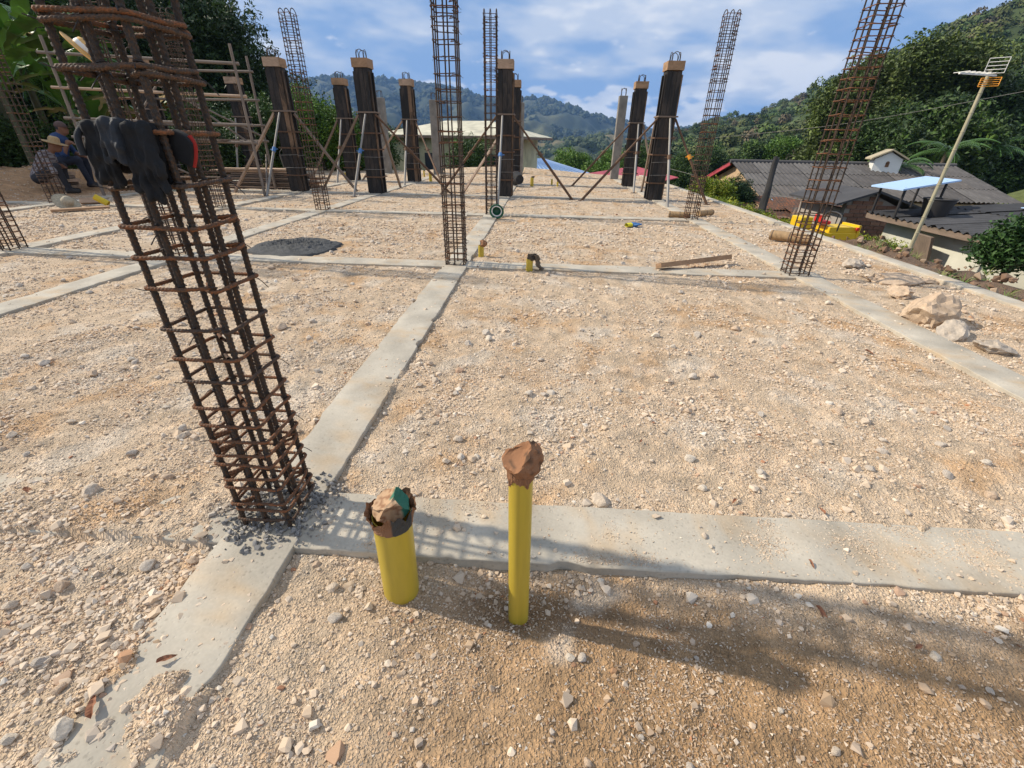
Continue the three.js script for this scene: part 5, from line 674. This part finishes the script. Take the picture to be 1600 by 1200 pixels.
{ // antenna on a bamboo pole
  const b = v(6.55, 0, 8.3); b.y = landY(6.55, 8.3); const top = atDepth(1550, 108, 8.3).y, t = thing('antenna_pole', 'tall bamboo pole carrying a television antenna with orange grids', 'antenna', b), H = top - b.y, y0 = H - 0.1; M.bamboo = mat({ c: [0.52, 0.47, 0.31], map: rep(T.mottle, 3), roughness: 0.6 });
  const pole = [rod(new THREE.Vector3(0, -0.3, 0), new THREE.Vector3(0, H, 0), 0.036, 0.024, 10)]; for (let i = 1; i < 14; i++) pole.push(new THREE.TorusGeometry(0.034 - 0.0008 * i, 0.006, 6, 12).rotateX(Math.PI / 2).translate(0, i * 0.24 * H / 3.4, 0)); obj('pole', pole, M.bamboo, t); obj('lashed_post', rod(new THREE.Vector3(-0.1, -0.3, 0.03), new THREE.Vector3(-0.07, 1.0, 0.02), 0.065, 0.055, 10), M.woodGrey, t); obj('lashing', new THREE.TorusGeometry(0.075, 0.012, 6, 14).rotateX(Math.PI / 2).scale(1.3, 1, 1).translate(-0.04, 0.72, 0.02), M.wire, t);
  obj('boom', box(0.72, 0.022, 0.022, -0.28, y0 + 0.02, 0.05).rotateY(0.3), M.whitePaint, t); for (const k of [-1, 1]) { const grid = []; for (let i = 0; i < 5; i++) grid.push(rod(new THREE.Vector3(-0.02, 0.04 + i * 0.065, -0.2), new THREE.Vector3(-0.02, 0.04 + i * 0.065, 0.2), 0.006)); for (const z of [-0.2, 0.2]) grid.push(rod(new THREE.Vector3(-0.02, 0.04, z), new THREE.Vector3(-0.02, 0.3, z), 0.009)); const g = join(grid); g.rotateZ(k > 0 ? 0.25 : Math.PI - 0.9); g.scale(0.72, 0.72, 0.55); g.rotateY(0.9); g.translate(0.04, y0 + 0.02, 0.03); obj('reflector_grid', g, k > 0 ? M.whitePaint : M.orange, t); }
  const el = []; for (let i = 0; i < 6; i++) el.push(rod(new THREE.Vector3(-0.1 - i * 0.1, y0 + 0.035, 0.16), new THREE.Vector3(-0.1 - i * 0.1, y0 + 0.035, -0.06), 0.005)); obj('director_rods', join(el).rotateY(0.3), M.whitePaint, t);
  const cable = (label, a, c, sag) => tag(obj('overhead_cable', tube([a, a.clone().lerp(c, 0.5).add(new THREE.Vector3(0, -sag, 0)), c], 0.007, 24, 4), M.steel), label, 'cable', 'overhead cables');
  cable('thin overhead cable crossing in front of the wooded hill', atRange(1110, 216, 30), atRange(1680, 128, 26), 0.25); cable('thin lower cable drooping behind the right-hand cages', atRange(1040, 262, 24), atRange(1420, 345, 16), 0.1);
}
{ const t = obj('charred_post', (() => { const g = new THREE.CylinderGeometry(0.06, 0.085, 1.25, 9, 8), p = g.attributes.position; for (let i = 0; i < p.count; i++) { const k = 1 + 0.3 * n3(p.getX(i) * 9, p.getY(i) * 2, p.getZ(i) * 9); p.setXYZ(i, p.getX(i) * k, p.getY(i) + (p.getY(i) > 0.55 ? 0.12 * n2(p.getX(i) * 30, p.getZ(i) * 30) : 0), p.getZ(i) * k); } g.computeVertexNormals(); return g; })(), M.black); const p = atDepth(1190, 330, 12.2); t.position.set(p.x, p.y + 0.58, p.z); tag(t, 'charred black post standing in front of the rusty sheets', 'post'); const b = obj('leaning_board', boxUV(box(0.5, 1.05, 0.05)), M.woodGrey); b.position.copy(v(7.45, -0.75, 9.1)); b.rotation.set(0, Math.PI / 2 - 0.1, 0); b.rotateX(-0.22); tag(b, 'grey board leaning against the white wall', 'board'); }
// small yellow site machine beyond the kerb
{
  const t = thing('site_roller', 'small yellow compaction machine with red bar parked beyond the kerb', 'machine', v(5.1, -0.52, 8.75)); t.rotation.y = 0.12; t.scale.setScalar(0.86);
  obj('engine_hood', box(0.26, 0.44, 0.34, -0.38, 0.5, 0, 0.02), M.yellowPaint, t); obj('chassis', box(1.25, 0.16, 0.5, 0.12, 0.34, 0, 0.015), M.yellowPaint, t); obj('deck', box(0.62, 0.12, 0.46, 0.44, 0.475, 0, 0.015), M.yellowPaint, t); obj('end_plate', box(0.05, 0.26, 0.5, 0.77, 0.44, 0), M.yellowPaint, t);
  obj('tow_bar', [rod(new THREE.Vector3(-0.78, 0.33, 0.15), new THREE.Vector3(-0.36, 0.3, 0.15), 0.035), box(0.1, 0.18, 0.34, -0.76, 0.3, 0)], M.redPaint, t); obj('seat', box(0.2, 0.07, 0.24, 0.1, 0.6, 0, 0.02), M.redPaint, t); obj('seat_back', box(0.05, 0.14, 0.24, -0.02, 0.68, 0, 0.02), M.redPaint, t); for (const x of [-0.35, 0.55]) obj('roller_drum', new THREE.CylinderGeometry(0.2, 0.2, 0.46, 22).rotateX(Math.PI / 2).translate(x, 0.2, 0), x < 0 ? M.steel : M.rubber, t); obj('headlamp', new THREE.CylinderGeometry(0.035, 0.035, 0.03, 12).rotateX(Math.PI / 2).translate(0.72, 0.5, 0.26), M.redPaint, t); obj('roll_bar', tube([new THREE.Vector3(0.3, 0.45, 0.22), new THREE.Vector3(0.3, 0.75, 0.22), new THREE.Vector3(0.3, 0.75, -0.22), new THREE.Vector3(0.3, 0.45, -0.22)], 0.018, 24, 6), M.black, t);
}
// cream building behind the plot
{
  const D = 28, t = thing('building', 'cream-walled low building with a pale hipped roof behind the bare columns', 'building', v(-4.4, -3.4, D + 3)), L = (x, y, d) => new THREE.Vector3(x + 4.4, y + 3.4, -(d - D - 3)), A = atDepth(612, 213, D).x, B = atDepth(822, 215, D).x, EY = 1.38, RY = 2.2; t.rotation.y = -0.24;
  obj('wall', boxUV(box(B - A, EY + 3.4, 6, (A + B) / 2 + 4.4, (EY + 3.4) / 2, 0)), M.plasterCream, t); const o = 0.55, e = [L(A - o, EY, D - o), L(B + 0.85, EY, D - o), L(B + 0.85, EY, D + 6 + o), L(A - o, EY, D + 6 + o)], r = [L(A + 2.4, RY, D + 3), L(B - 2.2, RY, D + 3)];
  const up = new THREE.Vector3(0, 1, 0); for (const q of [[e[0], e[1], r[1], r[0]], [e[1], e[2], r[1]], [e[2], e[3], r[0], r[1]], [e[3], e[0], r[0]]]) obj('roof_slope', poly(q, 0.07, up), M.roofCream, t); obj('fascia', [boxUV(box(B - A + o + 0.85, 0.12, 0.04, (A - o + B + 0.85) / 2 + 4.4, EY + 3.4 - 0.02, 3 + o + 0.02)), boxUV(box(0.04, 0.12, 6 + 2 * o, B + 0.85 + 4.42, EY + 3.4 - 0.02, 0))], M.woodGrey, t); obj('soffit', box(B - A + o + 0.8, 0.03, 6 + 2 * o - 0.06, (A - o + B + 0.85) / 2 + 4.4, EY + 3.4 - 0.06, 0), M.woodPale, t);
  for (const px of [690, 790]) { const x = atDepth(px, 240, D).x; obj('window', box(0.9, 0.9, 0.06, x + 4.4, 3.4 + 0.1, 3.0), M.glass, t); } obj('downpipe', rod(L(B - 0.1, -3.4, D - 0.08), L(B - 0.1, EY, D - 0.08), 0.05), M.woodGrey, t);
}
{ // blue ribbed roof and red roof further down the slope
  const a = thing('blue_roofed_house', 'low house under a pale blue ribbed metal roof behind the plot', 'house', v(1, -4.2, 34)), L = (x, y, d) => new THREE.Vector3(x - 1, y + 4.2, -(d - 34)), q = [onLevel(828, 248, -0.05), onLevel(850, 249, -0.05), onLevel(925, 273, -0.75), onLevel(829, 276, -0.75)].map((p) => L(p.x, p.y, -p.z));
  obj('roof', poly(q, 0.06, new THREE.Vector3(0, -1, 0)), M.blueRoof, a); for (let i = 0; i <= 11; i++) { const t = i / 11; obj('roof_rib', beamBetween(q[0].clone().lerp(q[1], t).add(new THREE.Vector3(0, 0.03, 0)), q[3].clone().lerp(q[2], t).add(new THREE.Vector3(0, 0.03, 0)), 0.1, 0.06), M.whiteRib, a); } obj('wall', boxUV(box(2.4, 3.3, 3, 0.4, 1.65, 0.5)), M.whitePaint, a);
  const r = thing('red_roofed_house', 'low house under a red metal roof behind the right-hand columns', 'house', v(6.5, -4.2, 36)), R = (x, y, d) => new THREE.Vector3(x - 6.5, y + 4.2, -(d - 36)), s = [onLevel(915, 271, -0.5), onLevel(992, 259.5, -0.35), onLevel(1060, 277, -0.8), onLevel(1000, 291, -1.15)].map((p) => R(p.x, p.y, -p.z)); const mid = s[1].clone().lerp(s[3], 0.02);
  obj('roof', [poly([s[0], s[1], s[3]], 0.06, new THREE.Vector3(0, -1, 0)), poly([s[1], s[2], s[3]], 0.06, new THREE.Vector3(0, -1, 0))], M.redRoof, r); obj('wall', boxUV(box(3, 2.6, 3, 0.3, 1.3, 1)), M.whitePaint, r);
}

// ---------------------------------------------------------------- things lying about the plot
{ // upturned green hard hat
  const p = onLevel(776, 341), t = thing('hard_hat', 'green hard hat lying on its side at the foot of a slender cage', 'hard hat', p.clone().setY(0.115)); M.green = mat({ c: [0.012, 0.12, 0.06], roughness: 0.35 }); const prof = []; for (let i = 0; i <= 10; i++) { const a = i / 10 * Math.PI / 2; prof.push(new THREE.Vector2(0.125 * Math.sin(a), 0.14 * Math.cos(a))); } prof.push(new THREE.Vector2(0.15, -0.008), new THREE.Vector2(0.12, -0.004)); for (let i = 9; i >= 0; i--) { const a = i / 10 * Math.PI / 2; prof.push(new THREE.Vector2(0.118 * Math.sin(a), 0.132 * Math.cos(a))); } t.rotation.set(-1.35, 0.5, 0); obj('shell', new THREE.LatheGeometry(prof, 26), M.green, t); obj('brim', new THREE.TorusGeometry(0.142, 0.008, 6, 26).rotateX(Math.PI / 2).translate(0, -0.006, 0), M.green, t); obj('headband', new THREE.TorusGeometry(0.1, 0.014, 6, 24).rotateX(Math.PI / 2).scale(1, 1.4, 1).translate(0, 0.012, 0), M.whitePaint, t); t.scale.setScalar(0.86); }
{ const p = onLevel(990, 354), t = thing('work_glove', 'blue and yellow rubber work glove dropped on the gravel', 'glove', p.clone().setY(0.025)), f = (x, y, z) => { const q = [x, y, z]; let s = capsule(q, [-0.02, 0, 0], [0.03, 0, 0.01], 0.045, 0.04); for (let i = 0; i < 4; i++) s = smin(s, capsule(q, [0.03, 0, -0.035 + i * 0.022], [0.11, 0.015 * (i % 2), -0.05 + i * 0.032], 0.017, 0.013), 0.01); return smin(s, capsule(q, [-0.02, 0, 0.04], [0.03, 0.02, 0.09], 0.018, 0.014), 0.01); }; obj('palm', fieldMesh(f, [-0.08, -0.06, -0.08], [0.13, 0.06, 0.11], 34), M.blue, t); obj('cuff', new THREE.CylinderGeometry(0.05, 0.058, 0.09, 16, 1, true).rotateZ(Math.PI / 2).scale(1, 0.6, 1).translate(-0.1, 0.005, 0), mat({ c: [0.6, 0.55, 0.03], side: THREE.DoubleSide }), t); t.rotation.y = 0.4; }
{ const a = onLevel(1028, 419, 0.02), b = onLevel(1138, 405, 0.05), o = obj('timber_board', beamBetween(new THREE.Vector3(), b.clone().sub(a), 0.05, 0.09, 0.1), M.wood); o.position.copy(a).setY(0.045); tag(o, 'weathered timber board lying on the gravel before the second cross beam', 'board'); }
function log(label, a, b, r, dx = 0) { const t = thing('bamboo_log', label, 'log', a.clone().setY(r * 0.95 + 0.0), 'bamboo log pieces'), e = b.clone().sub(a).setY(0), g = [rod(new THREE.Vector3(), e, r, r * 0.95, 14)]; obj('culm', g, mat({ c: [0.52, 0.38, 0.2], map: rep(T.wood, 2), roughness: 0.8 }), t); for (const k of [0.05, 0.5, 0.92]) { const m = obj('node_ring', new THREE.TorusGeometry(r, r * 0.09, 6, 16), M.woodGrey, t); m.position.copy(e).multiplyScalar(k); m.quaternion.setFromUnitVectors(new THREE.Vector3(0, 0, 1), e.clone().normalize()); } return t; }
log('bamboo log lying across the foot of the cage on the right-hand line', onLevel(1044, 339), onLevel(1078, 341), 0.055); log('bamboo log end sticking out past the cage with logs', onLevel(1090, 338), onLevel(1112, 336), 0.055); log('pale bamboo log lying beside the orange-rusted cage', onLevel(1202, 374), onLevel(1262, 382), 0.07);
{ // dark mortar bed
  const p = onLevel(462, 386), g = new THREE.CircleGeometry(1, 90, 0, Math.PI * 2); const N = 46, pos = [], idx = []; for (let j = 0; j <= N; j++) for (let i = 0; i <= 80; i++) { const a = i / 80 * Math.PI * 2, r = j / N, R = (0.56 + 0.07 * n2(Math.cos(a) * 1.5, Math.sin(a) * 1.5 + 3) + 0.03 * n2(Math.cos(a) * 6, Math.sin(a) * 6)) * r, x = R * Math.cos(a) * 1.0, z = R * Math.sin(a) * 0.92; pos.push(x, 0.07 * Math.pow(1 - r * r, 0.6) + (1 - r * r) * (0.03 * fbm((x + 3) * 9, z * 9, 4) + 0.02 * n2(x * 34, z * 34)) - (r > 0.97 ? 0.02 : 0), z); } for (let j = 0; j < N; j++) for (let i = 0; i < 80; i++) { const a = j * 81 + i, b = a + 81; idx.push(a, a + 1, b, b, a + 1, b + 1); }
  const m = new THREE.BufferGeometry(); m.setAttribute('position', new THREE.Float32BufferAttribute(pos, 3)); m.setAttribute('uv', new THREE.Float32BufferAttribute(pos.filter((_, i) => i % 3 !== 1), 2)); m.setIndex(idx); m.computeVertexNormals(); const o = obj('mortar_heap', m, mat({ c: [0.095, 0.098, 0.1], map: rep(T.mottle, 3), bumpMap: rep(T.grit, 2), bumpScale: 0.012, roughness: 0.8 })); o.position.set(p.x, -0.008, p.z); tag(o, 'flat heap of dark grey wet mortar on the gravel', 'mortar'); }
{ const p = onLevel(437, 262, 0.52), t = thing('bucket', 'black bucket standing on the stacked planks', 'bucket', v(-6.75, 0.505, 12.5)); obj('body', new THREE.LatheGeometry([[0.11, 0.004], [0.15, 0.3], [0.145, 0.3], [0.105, 0.012], [0, 0.012], [0, 0.004], [0.11, 0.004]].map(([a, b]) => new THREE.Vector2(a, b)), 24), M.rubber, t); obj('handle', new THREE.TorusGeometry(0.15, 0.006, 6, 20, Math.PI).translate(0, 0.29, 0), M.steel, t); }
{ const p = onLevel(812, 292), t = thing('tub', 'black rubber tub lying on its side behind the dark form', 'tub', p.clone().setY(0.2)); obj('body', new THREE.LatheGeometry([[0.13, 0], [0.2, 0.28], [0.19, 0.28], [0.12, 0.012], [0, 0.012], [0, 0], [0.13, 0]].map(([a, b]) => new THREE.Vector2(a, b)), 24).rotateX(-1.5).rotateY(0.5), M.rubber, t); }
function strawHat(t, scale, m) { const prof = [[0.001, 0.12], [0.05, 0.118], [0.078, 0.1], [0.088, 0.05], [0.09, 0.012], [0.13, 0.004], [0.19, 0.006], [0.2, 0.012], [0.19, 0.0], [0.13, -0.003], [0.085, 0.004], [0.08, 0.05], [0.06, 0.1], [0.001, 0.112]].map(([a, b]) => new THREE.Vector2(a * scale, b * scale)); return obj('hat', new THREE.LatheGeometry(prof, 28), m, t); }
M.straw = mat({ c: [0.66, 0.5, 0.26], map: rep(T.wood, 10, 2), bumpMap: rep(T.grit, 3), bumpScale: 0.002, roughness: 0.85 }); M.strawPale = mat({ c: [0.6, 0.57, 0.42], map: rep(T.wood, 12, 3), roughness: 0.85 });
{ const p = onLevel(108, 327), t = thing('straw_hat', 'pale woven straw hat lying on the boards on the ground', 'hat', p.clone().setY(0.1)); strawHat(t, 1.0, M.strawPale); t.rotation.set(0.5, 0.3, -0.9); const a = onLevel(80, 332), b = onLevel(172, 326), o = obj('timber_board', boxUV(box(a.distanceTo(b), 0.035, 0.16)), M.wood); o.position.copy(a).lerp(b, 0.5).setY(0.03); o.rotation.y = Math.atan2(a.z - b.z, b.x - a.x); tag(o, 'brown timber board lying under the straw hat', 'board'); const c = onLevel(128, 320), e = onLevel(158, 319), w = obj('timber_board', beamBetween(new THREE.Vector3(), e.clone().sub(c), 0.1, 0.1), M.woodPale); w.position.copy(c).setY(0.06); tag(w, 'short pale timber block behind the straw hat', 'board'); const q = obj('pipe_offcut', new THREE.CylinderGeometry(0.055, 0.055, 0.22, 20, 1, true), mat({ c: [0.62, 0.44, 0.03], side: THREE.DoubleSide })); q.position.copy(onLevel(162, 321)).setY(0.09); q.rotation.set(0.4, 0, 0.9); tag(q, 'short yellow pipe offcut beside the pale timber block', 'pipe'); }
{ const p = atDepth(126, 78, 4.72), t = thing('hard_hat', 'orange and white sun hat hung on a cage behind the glove-hung cage', 'hat', p); strawHat(t, 0.8, mat({ c: [0.75, 0.45, 0.16], roughness: 0.7 })); t.rotation.set(-0.5, 0, -0.75); const c = obj('crown_cloth', new THREE.SphereGeometry(0.075, 16, 10, 0, 6.3, 0, 1.6).translate(0, 0.03, 0), M.whitePaint, t); }
// boards the workers sit on
for (let i = 0; i < 5; i++) { const o = obj('timber_board', boxUV(box(2.6, 0.06, 0.26), 1, i, i * 0.3), i % 2 ? M.woodGrey : M.woodPale); o.position.copy(v(-12.0 + 0.1 * Math.sin(i * 4), 0.13 + 0.066 * i, 10.95 + 0.05 * Math.sin(i * 2))); o.rotation.y = -0.45 + 0.03 * Math.sin(i * 3); tag(o, i === 4 ? 'dark board on top of the pile the workers sit on' : 'dark board in the pile the workers sit on', 'board', 'boards under the workers'); }
// dry leaves and paper scraps on the soil
M.dryLeaf = mat({ c: [0.26, 0.11, 0.055], side: THREE.DoubleSide, roughness: 0.8 }); const dry = (() => { const g = leafShape(0.05, 0.017, 0.75, 0.35, 8), q = g.attributes.position; for (let i = 0; i < q.count; i++) q.setY(i, q.getY(i) + 0.005 * n2(q.getX(i) * 90, q.getZ(i) * 120)); g.computeVertexNormals(); return g; })();
[[688, 780, 1.1], [1288, 806, 1], [960, 388, 1], [1275, 945, 1.3], [248, 1042, 1.2], [148, 1130, 1.6], [1150, 780, 0.8], [1350, 548, 1.6], [1000, 690, 0.8], [1190, 682, 0.8], [500, 655, 0.8], [40, 770, 1.4], [560, 400, 1.6], [430, 556, 1.2], [1260, 880, 0.8], [1430, 1012, 0.9]].forEach(([px, py, s], i) => { const p = onLevel(px, py), o = obj('dry_leaf', dry, M.dryLeaf); o.position.set(p.x, Math.max(groundY(p.x, -p.z), onBeam(p.x, -p.z) > 0.01 ? 0.008 : -9) + 0.012, p.z); o.rotation.set(0.2, i * 1.7, 0.15); o.scale.setScalar(s * 0.75); tag(o, 'curled brown dry leaf lying on the gravel', 'leaf', 'dry leaves on the plot'); });

// clods, weeds and grass on the soil bank beyond the kerb
{
  reseed(881); const n = 2600, im = new THREE.InstancedMesh(STONES[1], mat({ roughness: 0.97, map: rep(T.mottle, 1) }), n), m = new THREE.Matrix4(), q = new THREE.Quaternion(), e = new THREE.Euler(), c = new THREE.Color(); for (let i = 0; i < n; i++) { const d = between(1, 10), x = between(4.5, 7.4), r = 0.012 + 0.06 * rnd() ** 4; e.set(rnd(), 6 * rnd(), rnd()); m.compose(v(x, landY(x, d) + r * 0.2, d), q.setFromEuler(e), new THREE.Vector3(r, r, r)); im.setMatrixAt(i, m); const k = between(0.6, 1.3), t = rnd() < 0.25 ? [0.42, 0.3, 0.2] : [0.23, 0.14, 0.085]; im.setColorAt(i, c.setRGB(t[0] * k, t[1] * k, t[2] * k)); } im.name = 'soil_clods'; stuff(im, { label: 'crumbly brown soil clods on the bank beyond the kerb', category: 'soil' }); scene.add(im);
  const blade3 = []; for (let i = 0; i < 9; i++) { const g = leafShape(between(0.7, 1.2), 0.07, 0.3, between(0.2, 0.9), 3); g.rotateZ(between(0.7, 1.3)); g.rotateY(between(0, 6.3)); g.deleteAttribute('uv'); blade3.push(g); } const tuftG = mergeGeometries(blade3), N = 1500, gr = new THREE.InstancedMesh(tuftG, M.leafFar, N); let k2 = 0; for (let i = 0; i < N * 4 && k2 < N; i++) { const d = between(1, 14), x = between(4.55, 8); if (fbm(x * 0.9 + 3, d * 0.9, 3) < 0.12) continue; const s = between(0.05, 0.16); e.set(0, 6 * rnd(), 0); m.compose(v(x, landY(x, d), d), q.setFromEuler(e), new THREE.Vector3(s, s, s)); gr.setMatrixAt(k2, m); const g = [[0.12, 0.18, 0.04], [0.2, 0.2, 0.07], [0.08, 0.14, 0.03]][Math.floor(rnd() * 3)]; gr.setColorAt(k2++, c.setRGB(...g)); } gr.count = k2; gr.name = 'weeds'; stuff(gr, { label: 'patchy grass and weeds on the soil bank', category: 'grass' }); scene.add(gr);
  const w = thing('tall_grass', 'tall grass clump with a feathery brown seed head before the white wall', 'grass', v(6.5, landY(6.5, 7.0), 7.0)); for (let i = 0; i < 11; i++) { const b = obj('blade', leafShape(0.62, 0.03, 0.3, 0.6, 6), M.palmLeaf, w); b.rotation.set(0, i * 2.1, 0.75 + 0.35 * Math.sin(i * 3), 'YXZ'); b.scale.setScalar(0.7 + 0.3 * Math.sin(i)); } obj('stalk', rod(new THREE.Vector3(), new THREE.Vector3(0.02, 0.75, 0), 0.006), M.bamboo, w); const pl = []; for (let i = 0; i < 40; i++) { const g = leafShape(0.09, 0.012, 0.2, 0.3, 2); g.rotateZ(between(0.5, 1.3)); g.rotateY(i * 2.4); g.translate(0.02, 0.68 + 0.16 * rnd(), 0); pl.push(g); } obj('seed_head', pl, mat({ c: [0.42, 0.24, 0.15], side: THREE.DoubleSide }), w);
}
// ---------------------------------------------------------------- the two workers resting on the boards
function worker(label, at, turn, scale, o) {
  const t = thing('person', label, 'person', at, 'workers resting on the boards'); t.rotation.y = turn; t.scale.setScalar(scale);
  // faces +x; origin on the ground under the pelvis
  const S = o.seat, bend = o.bend, B = []; const hip = [0, S + 0.1, 0], chest = [bend * 0.36, S + 0.48, 0], neck = [bend * 0.5, S + 0.6, 0], head = [bend * 0.62 + 0.03, S + 0.73, 0];
  B.push(['shirt', [0, S + 0.1, 0], chest, 0.145, 0.165, 1], ['shirt', [chest[0], chest[1] + 0.03, -0.13], [chest[0], chest[1] + 0.03, 0.13], 0.085, 0.085, 1], ['skin', neck, head, 0.052, 0.055, 1]);
  for (const k of [-1, 1]) { const z = k * 0.1, knee = [0.42, S + 0.1 + o.kneeUp, z + k * 0.07], ank = [0.42 + o.shin * k, 0.09, z + k * 0.06]; B.push(['trousers', [0, S + 0.08, z], knee, 0.098, 0.07, 1], ['trousers', knee, ank, 0.068, 0.05, 1], ['shoe', [ank[0] - 0.04, 0.045, ank[2]], [ank[0] + 0.16, 0.04, ank[2]], 0.045, 0.038, 1]); const sh = [chest[0], chest[1] + 0.04, k * 0.19], el = [chest[0] + 0.1, S + 0.22, k * 0.26], ha = [0.36, S + 0.2 + o.kneeUp * 0.6 + (k > 0 ? o.raise : 0), k * 0.12]; B.push(['shirt', sh, el, 0.062, 0.047, 1], ['skin', el, ha, 0.042, 0.032, 1]); const palmEnd = [ha[0] + 0.07, ha[1] - 0.01, ha[2]]; B.push(['skin', ha, palmEnd, 0.034, 0.032, 1]); for (let f = 0; f < 4; f++) B.push(['skin', [palmEnd[0], palmEnd[1], palmEnd[2] + (f - 1.5) * 0.02], [palmEnd[0] + 0.06 - 0.008 * Math.abs(f - 1.2), palmEnd[1] - 0.04, palmEnd[2] + (f - 1.5) * 0.022], 0.0115, 0.010, 0]); B.push(['skin', [ha[0] + 0.03, ha[1] + 0.01, ha[2] - k * 0.025], [ha[0] + 0.075, ha[1] - 0.005, ha[2] - k * 0.055], 0.013, 0.011, 0]); }
  const headD = (p) => { const q = [(p[0] - head[0]) / 0.098, (p[1] - head[1]) / 0.122, p[2] / 0.078], e = (Math.hypot(...q) - 1) * 0.085; let s = smin(e, capsule(p, [head[0] + 0.035, head[1] - 0.085, 0], [head[0] + 0.06, head[1] - 0.08, 0], 0.045, 0.035), 0.04); s = smin(s, capsule(p, [head[0] + 0.09, head[1] + 0.01, 0], [head[0] + 0.108, head[1] - 0.03, 0], 0.012, 0.017), 0.02); for (const k of [-1, 1]) s = smin(s, capsule(p, [head[0], head[1] + 0.005, k * 0.08], [head[0], head[1] - 0.03, k * 0.08], 0.016, 0.012), 0.01); return s; };
  const field = (x, y, z) => { const p = [x, y, z]; let s = headD(p); for (const b of B) s = smin(s, capsule(p, b[1], b[2], b[3], b[4]), b[5] ? 0.05 : 0.008); return s; };
  const g = fieldMesh(field, [-0.35, -0.02, -0.45], [0.75, S + 0.9, 0.45], 96), tone = { shirt: o.shirt, trousers: o.trousers, skin: [0.2, 0.095, 0.055], shoe: [0.03, 0.025, 0.022] };
  paint(g, (x, y, z) => { const p = [x, y, z]; let best = headD(p), c = tone.skin; if (best > 0.03) best = 0.03; for (const b of B) { const s = capsule(p, b[1], b[2], b[3], b[4]); if (s < best) { best = s; c = b[0] === 'shirt' && o.stripe && Math.sin(y * 70) * Math.sin((x + z) * 60) > 0.1 ? o.stripe : tone[b[0]]; } } return c; });
  obj('body', g, mat({ vertexColors: true, roughness: 0.85, bumpMap: rep(T.mottle, 4), bumpScale: 0.004 }), t);
  for (const k of [-1, 1]) obj('eye', new THREE.SphereGeometry(0.009, 8, 6).translate(head[0] + 0.086, head[1] + 0.012, k * 0.032), M.dark, t); obj('mouth', box(0.006, 0.006, 0.04, head[0] + 0.093, head[1] - 0.068, 0), mat({ c: [0.12, 0.04, 0.03] }), t);
  if (o.hat === 'straw') { const h = strawHat(t, 1.12, M.straw); h.position.set(head[0] + 0.01, head[1] + 0.045, 0); h.rotation.z = -0.3; } else { const cap = new THREE.SphereGeometry(0.108, 20, 12, 0, 6.3, 0, 1.65), cm = mat({ c: [0.1, 0.06, 0.05], roughness: 0.9 }); cap.scale(1.02, 0.95, 0.86); const h = obj('cap', cap, cm, t); h.position.set(head[0] - 0.005, head[1] + 0.03, 0); h.rotation.z = -0.12; obj('cap_brim', new THREE.CylinderGeometry(0.085, 0.085, 0.012, 20).scale(1.25, 1, 0.9).translate(head[0] + 0.1, head[1] + 0.02, 0), cm, t); obj('hair', new THREE.SphereGeometry(0.092, 16, 10).scale(0.8, 0.8, 0.92).translate(head[0] - 0.03, head[1] + 0.0, 0), M.dark, t); }
  return t;
}
worker('person in blue shirt, dark trousers and brown cap sitting on the boards', v(-11.3, 0.08, 10.75), 0.35, 1.05, { seat: 0.44, bend: 0.42, kneeUp: 0.02, shin: 0.06, raise: 0.25, shirt: [0.022, 0.05, 0.13], trousers: [0.016, 0.02, 0.035] });
worker('person in checked grey shirt and wide straw hat bending forward beside the cage', v(-11.1, 0.02, 9.95), 0.5, 1.0, { seat: 0.22, bend: 0.75, kneeUp: 0.22, shin: 0.05, raise: 0, shirt: [0.24, 0.22, 0.22], stripe: [0.1, 0.07, 0.075], trousers: [0.02, 0.02, 0.024], hat: 'straw' });

// thin haze in the valley air
scene.fog = new THREE.FogExp2(new THREE.Color().setRGB(0.27, 0.5, 0.92), 0.00016);
scene.traverse((o) => { if (o.isMesh) { o.castShadow = true; o.receiveShadow = true; } });
renderer.render(scene, camera);
